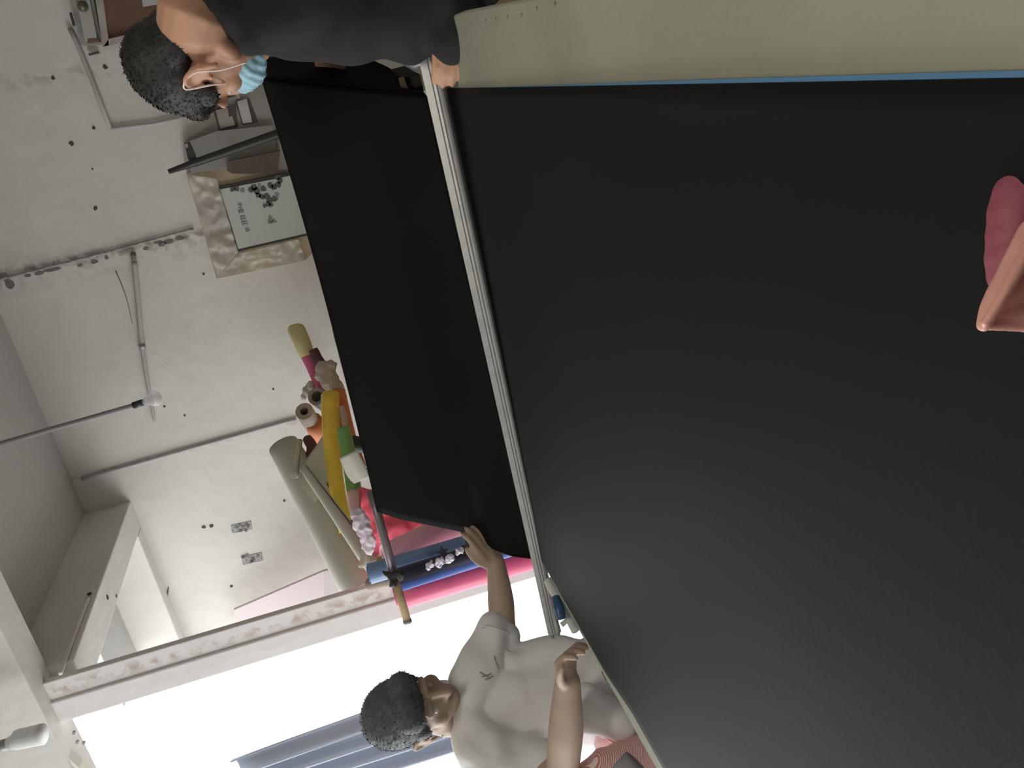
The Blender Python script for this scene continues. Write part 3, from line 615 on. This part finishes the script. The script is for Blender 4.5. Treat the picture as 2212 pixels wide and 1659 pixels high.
# a black lip closing the corner at the top right
patch('corner_fold', [P(563, 166, 1.9), P(541, 148, 1.97), P(560, 145, 1.99), P(590, 172, 1.92)], M_black2, 4, 4, th=.002, parent=sh_o)

# aluminium rail
A = P(921, 103, 1.50); B = P(1197, 1372, 1.93); T_ = (B - A).normalized(); N_ = D(-.1, .25, 1); N_ = (N_ - T_ * N_.dot(T_)).normalized(); U_ = T_.cross(N_).normalized()
if U_.dot(D(0, -1, 0)) < 0: U_ = -U_            # U_: towards the viewer's side of the table
prof = [(-.5, -.30), (-.5, .0), (-.12, .02), (-.10, -.03), (-.07, -.03), (-.05, .02), (.08, .03), (.10, -.02), (.14, -.02), (.16, .06), (.24, .20), (.34, .26), (.44, .20), (.50, .06), (.5, -.30)]
t = thing('metal_rail', 'long ribbed aluminium rail lying across the black sheet', 'rail', A)
bm = bmesh.new(); ringsA = []
for s in [i / 16 for i in range(17)]:
    wd = .039 + (.029 - .039) * s; c_ = A + (B - A) * s
    ringsA.append([bm.verts.new(c_ + U_ * a_ * wd + N_ * b_ * wd) for a_, b_ in prof])
for a_, b_ in zip(ringsA, ringsA[1:]):
    n = len(prof)
    for k in range(n): bm.faces.new((a_[k], a_[(k + 1) % n], b_[(k + 1) % n], b_[k]))
bm.faces.new(ringsA[0]); bm.faces.new(list(reversed(ringsA[-1]))); mesh_obj('rail_profile', bm, M_alu, t)
bm = bmesh.new()
for o_ in (-.09, .12):
    add_tube(bm, [A + U_ * o_ * .039 + N_ * (-.001), B + U_ * o_ * .029 + N_ * (-.0008)], [.0013, .0009], 6)
mesh_obj('groove', bm, M_alud, t)
# end bracket of the rail and bits seen under it
b = Blob(); b.chain([P(912, 112, 1.53), P(890, 128, 1.56), P(862, 118, 1.60)], [.014, .018, .010]); b.chain([P(900, 135, 1.57), P(918, 150, 1.56), P(925, 160, 1.56)], [.018, .014, .010])
b.chain([P(868, 112, 1.6), P(835, 112, 1.63)], [.010, .005]); b.build('end_bracket', mat('dull_metal', (.17, .17, .175), .35, metal=.5), t, voxel=.004, smooth=2)
q = slab('metal_clip', [P(843, 104, 1.58), P(846, 108, 1.58), P(858, 107, 1.58), P(861, 103, 1.58)], D(0, 0, -1), .006, M_alu, t)
slab('white_tape', [P(914, 196, 1.70), P(928, 190, 1.70), P(938, 214, 1.72), P(926, 212, 1.72)], D(0, 0, -1), .004, mat('tape_dull', (.36, .35, .32), .7), t)
for i, (pts, m_, lb) in enumerate((([(860, 168), (872, 165), (884, 198), (880, 203), (868, 198)], mat('tan_card', (.20, .15, .10), .8), 'narrow tan card standing between the raised sheet and the rail'),
                      ([(884, 165), (912, 160), (920, 182), (900, 190), (886, 186)], mat('dark_brown_box', (.045, .035, .028), .8), 'dark brown block under the right end of the rail'),
                      ([(842, 150), (880, 140), (905, 150), (900, 168), (862, 166)], mat('blackish_box', (.03, .028, .026), .8), 'blackish box behind the rail bracket'))):  # last entry is a plain blackish box
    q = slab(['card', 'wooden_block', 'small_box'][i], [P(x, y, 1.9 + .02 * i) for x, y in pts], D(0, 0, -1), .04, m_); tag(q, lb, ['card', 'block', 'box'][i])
# left end: blue clamp and white frame of the table side
t = thing('blue_clamp', 'blue and white plastic clamp beside the left end of the rail', 'clamp', P(1212, 1315, 1.75))
tube('blue_grip', [P(1200, 1290, 1.78), P(1208, 1315, 1.76), P(1213, 1338, 1.75)], [.009, .013, .009], M_blue, t, 12)
tube('blue_grip', [P(1192, 1292, 1.80), P(1198, 1330, 1.78), P(1207, 1366, 1.77)], [.004, .006, .006], M_steel, t, 10)
tube('white_arm', [P(1183, 1253, 1.84), P(1196, 1276, 1.82), P(1212, 1300, 1.8), P(1232, 1340, 1.77), P(1243, 1362, 1.75)], [.010, .012, .010, .010], mat('arm_white', (.62, .63, .60), .5), t, 12)
tube('white_arm', [P(1213, 1350, 1.77), P(1226, 1340, 1.77), P(1234, 1336, 1.77)], [.006, .005], mat('arm_white', (.62, .63, .60), .5), t, 10)
q = tube('steel_bolt', [P(1187, 1356, 1.95), P(1194, 1378, 1.95)], .005, M_steel, t, 10)

# pink cloth at the near end of the table
t = thing('pink_cloth', 'blurred pink satin cloth bundle at the near end of the table', 'cloth', P(2200, 560, .40))
b = Blob(); z_ = .36
b.ell(P(2285, 500, z_ + .02), (.030, .03, .022)); b.chain([P(2262, 345, z_ + .02), P(2212, 425, z_ + .02), P(2198, 510, z_ + .02), P(2200, 600, z_ + .02), P(2260, 700, z_ + .02)], [.012, .014, .0135, .013, .010])
b.ell(P(2160, 560, z_ + .02), (.003, .003, .006)); b.ell(P(2220, 500, z_ + .025), (.018, .012, .02))
b.build('maroon_fold', mat('maroon_pink', (.27, .065, .095), .6, bump=.2, bscale=60), t, voxel=.0018, smooth=5, foldfn=lambda c: .0002 * math.sin((c.x * 2 + c.z + c.y) * 300))
b = Blob()
b.chain([P(2125, 702, z_), P(2140, 660, z_), P(2170, 605, z_), P(2230, 500, z_)], [.0032, .0042, .0048, .006])
b.chain([P(2128, 697, z_ - .004), P(2160, 650, z_ - .006), P(2205, 570, z_ - .006), P(2260, 480, z_ - .006)], [.0016, .0022, .003, .003])
b.build('salmon_fold', mat('salmon_satin', (.66, .33, .27), .3, var=.15, scale=40), t, voxel=.0010, smooth=3)
b = Blob(); b.chain([P(2136, 705, z_ + .004), P(2180, 704, z_ + .004), P(2260, 708, z_ + .004)], [.0022, .0026, .003])
b.chain([P(2160, 690, z_ + .006), P(2200, 680, z_ + .006), P(2260, 670, z_ + .006)], [.0035, .006, .008]); b.chain([P(2175, 655, z_ + .008), P(2220, 620, z_ + .008), P(2260, 580, z_ + .008)], [.005, .008, .012])
b.build('pink_fold', mat('pink_satin', (.60, .26, .22), .45, var=.3, scale=50), t, voxel=.0012, smooth=4)

# ------------------------------------------------------------------ people
def head_frame(fwd, up):
    f_ = fwd.normalized(); r_ = f_.cross(up).normalized(); u_ = r_.cross(f_).normalized()
    return Matrix(((r_.x, f_.x, u_.x), (r_.y, f_.y, u_.y), (r_.z, f_.z, u_.z)))
def head_blobs(b, c, H, s):
    L = lambda x, y, z: c + H @ (Vector((x, y, z)) * s)
    E = lambda x, y, z, rx, ry, rz: b.ell(L(x, y, z), (rx * s, ry * s, rz * s), H)
    E(0, -.012, .03, .074, .092, .086); E(0, .03, -.03, .062, .062, .075); E(0, .045, -.07, .043, .045, .045)
    E(0, .075, -.102, .020, .018, .016)
    for k in (-1, 1):
        E(k * .045, .055, -.03, .022, .022, .024); E(k * .03, .078, .022, .026, .014, .011)      # cheek, brow
        E(k * .032, -.0, -.075, .03, .05, .02)
        # ear: rim, lobe, back plate
        b.chain([L(k * .074, .010, -.002), L(k * .085, -.006, .014), L(k * .093, -.026, .006), L(k * .089, -.026, -.024), L(k * .077, .000, -.052)], [.005 * s, .0055 * s, .0055 * s, .005 * s, .007 * s], k=3, seg=10)
        E(k * .080, -.012, -.018, .006, .019, .028)
        E(k * .076, .012, -.024, .006, .005, .008)
    b.chain([L(0, .086, .018), L(0, .100, -.004), L(0, .110, -.026)], [.008 * s, .009 * s, .012 * s]); E(.010, .098, -.030, .008, .010, .007); E(-.010, .098, -.030, .008, .010, .007)
    b.chain([L(-.020, .086, -.062), L(0, .096, -.060), L(.020, .086, -.062)], [.004 * s, .006 * s, .004 * s]); b.chain([L(-.018, .084, -.070), L(0, .093, -.071), L(.018, .084, -.070)], [.004 * s, .007 * s, .004 * s])
    return L
def hair_build(name, c, H, s, m_, parent, ells, strands=900, seed=1, slen=.012, direction=None, extra=None):
    rnd = random.Random(seed); b = Blob()
    for (x, y, z, rx, ry, rz) in ells: b.ell(c + H @ (Vector((x, y, z)) * s), (rx * s, ry * s, rz * s), H)
    o = b.build(name, m_, parent, voxel=.004, smooth=4, fold=.0010, fscale=60)
    bm = bmesh.new(); bm.from_mesh(o.data); bm.faces.ensure_lookup_table(); fs = [f for f in bm.faces]; items = []
    for _ in range(strands):
        f = rnd.choice(fs); nrm_ = f.normal.copy(); p = f.calc_center_median(); dn = (H @ Vector((rnd.uniform(-.4, .4), rnd.uniform(.0, .7), rnd.uniform(-1, -.2)))).normalized()
        d_ = (dn - nrm_ * dn.dot(nrm_)).normalized() + nrm_ * rnd.uniform(.1, .5); items.append((p, nrm_, d_.normalized() * slen * rnd.uniform(.6, 1.6)))
    for p, n_2, d_ in items:
        side = d_.cross(n_2).normalized() * .0012
        v = [bm.verts.new(p + side - n_2 * .001), bm.verts.new(p - side - n_2 * .001), bm.verts.new(p + d_ * .6 + n_2 * .0015 - side * .5), bm.verts.new(p + d_ + n_2 * .001)]
        try: bm.faces.new((v[0], v[1], v[2])); bm.faces.new((v[0], v[2], v[3]))
        except ValueError: pass
    if extra: extra(bm)
    bm.to_mesh(o.data); bm.free()
    for p in o.data.polygons: p.use_smooth = True
    return o
def hand(b, wrist, knuck, palm_n, side, s=1.0, curl=.4, spread=.25, thumb=True):
    """palm from wrist to knuckle centre; side = direction to the thumb"""
    ax = (knuck - wrist).normalized(); side = (side - ax * side.dot(ax)).normalized(); pn = ax.cross(side).normalized()
    if pn.dot(palm_n) < 0: pn = -pn
    for k, (o_, ln) in enumerate(((.030, .070), (.010, .078), (-.010, .072), (-.028, .056))):
        base = wrist + side * o_ * .6 * s; kn = knuck + side * o_ * s
        b.chain([base, kn], [.012 * s, .0105 * s], seg=10)
        d1 = (ax + side * o_ * 7 * spread + pn * curl * .5).normalized(); d2 = (ax + side * o_ * 7 * spread + pn * curl * 1.6).normalized(); d3 = (ax + pn * curl * 3).normalized()
        p1 = kn + d1 * ln * .45 * s; p2 = p1 + d2 * ln * .32 * s; p3 = p2 + d3 * ln * .23 * s
        b.chain([kn, p1, p2, p3], [.0098 * s, .0088 * s, .008 * s, .0065 * s], seg=10, k=3)
    b.ell(wrist.lerp(knuck, .5), (.016 * s,) * 3)
    if thumb:
        b.chain([wrist + side * .012 * s, wrist + side * .036 * s + ax * .028 * s + pn * .01 * s, wrist + side * .046 * s + ax * .058 * s + pn * .016 * s, wrist + side * .045 * s + ax * .080 * s + pn * .022 * s], [.014 * s, .012 * s, .010 * s, .008 * s], seg=10, k=3)

# ---- person in the white T-shirt (left of the table)
foot = Vector((-1.50, 1.50, 0))
t = thing('person', 'person in a white t-shirt, head bowed, one arm reaching to the black sheet', 'person', foot)
HA = head_frame(D(.58, -.68, .45), D(.22, .66, .72)); cA = P(893, 1532, 1.93); sA = .93
b = Blob(); L = head_blobs(b, cA, HA, sA)
neck = P(985, 1545, 2.0); chest = P(1095, 1535, 2.06); belly = P(1230, 1510, 2.0); hip = P(1370, 1520, 2.02)
shL = P(1034, 1448, 2.05); elL = P(1085, 1352, 2.07); wrL = P(1072, 1218, 2.10); knL = P(1048, 1178, 2.10)
shR = P(1030, 1632, 1.96); elR = P(1215, 1672, 1.78); wrR = P(1226, 1472, 1.70); knR = P(1222, 1418, 1.68)
b.chain([L(0, -.03, -.03), L(0, -.035, -.08), neck, chest], [.050, .048, .052, .06])
b.chain([neck, chest, belly, hip], [.05, .072, .070, .085], flat=(D(.2, 0, 1), .62))
b.chain([chest, shL, elL], [.05, .046, .036]); b.chain([elL, P(1082, 1300, 2.08), wrL], [.034, .035, .0245])
b.chain([chest, shR, elR], [.05, .046, .038]); b.chain([elR, P(1222, 1580, 1.74), wrR], [.036, .039, .028])
hand(b, wrL, knL, D(-.6, 0, -1), D(.9, .7, .1), .92, .30, .15)
hand(b, wrR, knR, D(.2, -.8, -.5), D(-.1, .6, .7), .9, 1.5, .02)
fl_, fr_ = Vector((-1.46, 1.40, .07)), Vector((-1.58, 1.60, .07))
for ft, ox in ((fl_, 0), (fr_, 1)):
    hp = hip + Vector((-.02, -.09 + .18 * ox, -.02)); kn = hp.lerp(ft, .5) + Vector((.05, 0, 0))
    b.chain([hp, kn, ft], [.082, .055, .040]); b.chain([ft - Vector((.03, 0, .03)), ft + Vector((.15, 0, -.035))], [.036, .030], flat=((0, 0, 1), .8))
body = b.build('body', M_skinA, t, voxel=.0048, smooth=4)
for k in (-1, 1):
    e = Blob(); e.ell(L(k * .030, .073, -.004), (.010, .008, .006), HA); e.build('eye', M_eye, t, voxel=.002, smooth=0)
hair_build('hair', cA, HA, sA, M_hairA, t, [(0, -.018, .045, .086, .100, .084), (0, -.05, -.005, .076, .058, .070), (.02, .055, .078, .058, .040, .036), (-.03, .050, .070, .050, .042, .036), (.045, .06, .066, .034, .03, .030), (.068, .015, .01, .016, .024, .03), (-.070, .018, .012, .014, .020, .028)], 2600, 3, slen=.006)
# T-shirt
b = Blob()
b.chain([P(1025, 1545, 2.03), P(1085, 1540, 2.02), P(1180, 1510, 2.02), P(1280, 1490, 2.0), P(1350, 1500, 2.0)], [.080, .130, .137, .130, .120], flat=(D(.2, 0, 1), .62), seg=24)
b.chain([P(1010, 1528, 1.99), P(1020, 1468, 2.0), P(1052, 1412, 2.04), P(1075, 1370, 2.055)], [.05, .066, .062, .056], flat=(D(0, 0, 1), .85))
b.chain([P(1010, 1545, 1.98), P(1040, 1618, 1.94), P(1120, 1655, 1.88), P(1172, 1668, 1.83)], [.05, .072, .070, .068])
b.chain([P(1120, 1425, 2.02), P(1220, 1420, 2.02), P(1300, 1430, 2.02)], [.04, .05, .055])
b.chain([P(1270, 1530, 1.86), P(1320, 1550, 1.84), P(1338, 1560, 1.84)], [.055, .050, .042])
cuts = []
def folds(c):
    return (.010 * math.sin(c.z * 40 + c.x * 25 + 4 * noise.noise(c * 7)) * max(0, .9 - abs(c.z - 1.0) * 2.5) + .011 * noise.noise(c * 12))
tee = b.build('t_shirt', M_tee, t, voxel=.006, smooth=6, foldfn=folds)
# sleeve ends: thin hems
tube('sleeve_hem', [P(1041, 1356, 2.03), P(1048, 1352, 2.0), P(1075, 1358, 1.99), P(1100, 1368, 2.02)], .0022, M_tee, tee, 6)
tube('collar', [L(-.070, -.02, -.095), L(-.05, .03, -.125), L(0, .055, -.145), L(.05, .03, -.125), L(.070, -.02, -.095)], .006, M_tee, tee, 8)
M_print = mat('grey_print', (.30, .32, .30), .8)
def ontee(px, py):
    """point on the shirt surface under a pixel (found once, at build time)"""
    me = tee.data; o_ = Vector(CAM); d_ = Vector(ray(px, py)).normalized()
    from mathutils.bvhtree import BVHTree
    global _bvh
    try: _bvh
    except NameError:
        bmx = bmesh.new(); bmx.from_mesh(me); _bvh = BVHTree.FromBMesh(bmx); bmx.free()
    r_ = _bvh.ray_cast(o_, d_); return (r_[0] - d_ * .0015) if r_[0] else None
for seg in (((1036, 1452), (1046, 1458), (1055, 1462)), ((1040, 1462), (1050, 1460), (1062, 1455)), ((1068, 1418), (1072, 1432), (1078, 1446)), ((1048, 1468), (1056, 1466), (1066, 1460))):
    pts = [ontee(*s_) for s_ in seg]
    if all(pts): tube('small_print', pts, .0016, M_print, tee, 5)
# shorts
b = Blob()
b.chain([hip + Vector((-.01, -.10, .02)), hip + Vector((-.02, -.02, 0)), hip + Vector((-.02, .08, 0))], [.12, .125, .12])
for ox in (0, 1):
    hp = hip + Vector((-.02, -.09 + .18 * ox, -.02)); b.chain([hp, hp + Vector((.02, 0, -.28))], [.105, .10])
b.chain([P(1420, 1650, 1.80), P(1320, 1668, 1.78), P(1250, 1700, 1.78)], [.07, .055, .04])
M_stripe = bpy.data.materials.new('red_white_stripes'); M_stripe.use_nodes = True; nt = M_stripe.node_tree; bs = nt.nodes['Principled BSDF']; bs.inputs['Roughness'].default_value = .85
tcn = nt.nodes.new('ShaderNodeTexCoord'); mpn = nt.nodes.new('ShaderNodeMapping'); mpn.inputs['Rotation'].default_value = (.6, .5, .3); wv = nt.nodes.new('ShaderNodeTexWave'); wv.inputs['Scale'].default_value = 130; wv.inputs['Distortion'].default_value = .15
nt.links.new(tcn.outputs['Object'], mpn.inputs[0]); nt.links.new(mpn.outputs[0], wv.inputs['Vector']); rr = nt.nodes.new('ShaderNodeValToRGB'); rr.color_ramp.elements[0].color = (.62, .20, .18, 1); rr.color_ramp.elements[1].color = (.9, .74, .72, 1)
rr.color_ramp.elements[0].position = .3; rr.color_ramp.elements[1].position = .7; nt.links.new(wv.outputs['Fac'], rr.inputs[0]); nt.links.new(rr.outputs[0], bs.inputs['Base Color'])
b.build('striped_shorts', M_stripe, t, voxel=.008, smooth=5, fold=.007, fscale=14)
# something dark and grey under the arm
q = tube('grey_bundle', [P(1375, 1650, 1.60), P(1330, 1700, 1.6)], .03, mat('grey_cloth', (.35, .33, .35), .8), seg=14); tag(q, 'grey cloth at the bottom edge beside the striped shorts', 'cloth')

# ---- person in black (right of the table)
foot = Vector((.35, 1.65, 0))
t = thing('person', 'person in black with a blue face mask holding the right end of the rail', 'person', foot)
HB = head_frame(D(-.35, -.55, -.76), D(-.50, .80, -.35)); cB = P(424, 128, 1.55); sB = .98
b = Blob(); L = head_blobs(b, cB, HB, sB)
nk = P(470, 20, 1.62); ch = P(620, -70, 1.62); be = P(900, -130, 1.68); hi = Vector((.33, 1.62, .80))
shL = P(540, 10, 1.53); elL = P(900, 5, 1.44); wrL = P(974, 92, 1.43); knL = P(972, 118, 1.435)
shR = P(520, -60, 1.80); elR = P(690, 20, 1.95); wrR = P(700, 95, 2.0); knR = P(705, 120, 2.02)
b.chain([L(0, -.03, -.03), L(.0, -.06, -.075), nk, ch], [.060, .066, .07, .08])
b.chain([nk, ch, be, hi], [.07, .12, .115, .12], flat=(D(0, 0, 1), .8))
b.chain([ch, shL, elL], [.07, .056, .042]); b.chain([elL, wrL], [.040, .028]); b.chain([ch, shR, elR], [.07, .055, .042]); b.chain([elR, wrR], [.038, .028])
hand(b, wrL, knL, D(0, -.3, -1), D(0, 1, .1), .84, .55, .03, thumb=False)
hand(b, wrR, knR, D(-1, 0, -.4), D(.2, -.8, .3), .9, .5, .1)
for oy in (-.1, .1):
    ft = Vector((.38, 1.65 + oy, .07)); hp = hi + Vector((0, oy, -.02)); b.chain([hp, hp.lerp(ft, .5) + Vector((-.03, 0, 0)), ft], [.09, .06, .045]); b.chain([ft + Vector((.03, 0, -.03)), ft + Vector((-.17, 0, -.035))], [.036, .032], flat=((0, 0, 1), .8))
b.build('body', M_skinB, t, voxel=.0048, smooth=4)
for k in (-1, 1):
    e = Blob(); e.ell(L(k * .030, .072, -.004), (.010, .008, .006), HB); e.build('eye', M_eye, t, voxel=.002, smooth=0)
hair_build('hair', cB, HB, sB, M_hairB, t, [(0, -.018, .045, .084, .100, .084), (0, -.052, .0, .074, .054, .066), (0, .05, .07, .06, .04, .036), (-.066, .03, .018, .014, .03, .026), (.066, .03, .018, .014, .03, .026)], 2600, 5, slen=.006)
# mask
b = Blob(); b.ell(L(0, .070, -.052), (.046 * sB, .048 * sB, .045 * sB), HB); b.ell(L(0, .095, -.03), (.022 * sB, .024 * sB, .03 * sB), HB); b.ell(L(0, .060, -.083), (.038 * sB, .040 * sB, .026 * sB), HB)
b.ell(L(-.026, .062, -.058), (.028 * sB, .026 * sB, .034 * sB), HB)
mk = b.build('face_mask', M_mask, t, voxel=.003, smooth=3, foldfn=lambda c: .0012 * math.sin((HB.transposed() @ (c - cB)).z * 420))
for pts in ([L(-.058, .050, -.030), L(-.078, .02, -.012), L(-.092, -.012, .020), L(-.094, -.026, .006)], [L(-.056, .045, -.088), L(-.078, .012, -.050), L(-.090, -.020, -.022), L(-.094, -.026, .006)]):
    tube('ear_loop', pts, .0018, M_string, mk, 8)
# shirt with sleeves
b = Blob()
b.chain([P(500, 10, 1.63), P(620, -50, 1.60), P(780, -70, 1.60), P(900, -90, 1.62), P(985, -110, 1.64)], [.085, .15, .155, .15, .14], flat=(D(0, 0, 1), .8), seg=24)
b.chain([P(500, -10, 1.6), P(560, 30, 1.54), P(720, 38, 1.48), P(860, 42, 1.46), P(930, 45, 1.44), P(978, 70, 1.42)], [.068, .075, .078, .074, .068, .046])
b.chain([P(425, -50, 1.49), P(474, 6, 1.49), P(540, 72, 1.50)], [.058, .056, .036])
b.ell(P(978, 30, 1.42), (.055, .055, .055)); b.ell(P(965, 82, 1.425), (.044, .046, .044))
b.chain([P(520, -40, 1.78), P(600, 40, 1.86), P(690, 60, 1.95), P(698, 85, 1.98)], [.07, .065, .055, .045])
b.build('black_shirt', M_shirtB, t, voxel=.006, smooth=8, foldfn=lambda c: .006 * math.sin(c.z * 45 + c.x * 40 + 5 * noise.noise(c * 6)) + .008 * noise.noise(c * 11))
b = Blob()
b.chain([hi + Vector((0, -.07, 0)), hi + Vector((0, .07, 0))], [.14, .14])
for oy in (-.1, .1):
    hp = hi + Vector((0, oy, -.02)); ft = Vector((.38, 1.65 + oy, .10)); b.chain([hp, hp.lerp(ft, .5), ft], [.11, .08, .06])
b.build('trousers', M_trouB, t, voxel=.008, smooth=4, fold=.006, fscale=12)
# small blue and beige packets behind him
M_pk = mat('packet_blue', (.05, .08, .22), .6); M_pk2 = mat('packet_beige', (.40, .38, .33), .7, var=.5, scale=120)
t = thing('packet_pile', 'small blue and beige printed packets behind the raised sheet near the mask', 'packets', P(580, 120, 2.5))
slab('blue_packet', [P(548, 112, 2.5), P(552, 138, 2.5), P(582, 130, 2.5), P(584, 108, 2.5)], D(0, 0, -1), .03, M_pk, t)
slab('beige_packet', [P(583, 112, 2.45), P(586, 130, 2.45), P(625, 122, 2.45), P(620, 100, 2.45)], D(0, 0, -1), .03, M_pk2, t)
slab('grey_packet', [P(538, 128, 2.55), P(545, 160, 2.55), P(562, 150, 2.55), P(556, 126, 2.55)], D(0, 0, -1), .03, M_pk2, t)

# cartons, mostly hidden behind the raised sheet, that carry the paper heap and the packets
M_cart = mat('carton', (.30, .21, .13), .8, var=.1)
def carton(x0, x1, y0, y1, z0, z1, label):
    t = thing('carton', label, 'carton', ((x0 + x1) / 2, (y0 + y1) / 2, z0)); box('carton_body', (x0, x1, y0, y1, z0, z1), M_cart, t)
    box('flap', (x0, (x0 + x1) / 2 - .002, y0, y1, z1, z1 + .004), M_cart, t, bevel=0); box('flap', ((x0 + x1) / 2 + .002, x1, y0, y1, z1, z1 + .004), M_cart, t, bevel=0)
c = P(728, 838, 3.85); carton(c.x - .12, c.x + .22, c.y + .0, c.y + .25, .972, c.z - .05, 'brown carton under the crumpled brown paper, hidden by the raised black sheet')
c = P(600, 118, 2.5); carton(c.x - .02, c.x + .2, c.y - .02, c.y + .2, 0, P(628, 120, 2.5).z - .02, 'tall carton under the blue and beige packets, hidden by the raised black sheet')
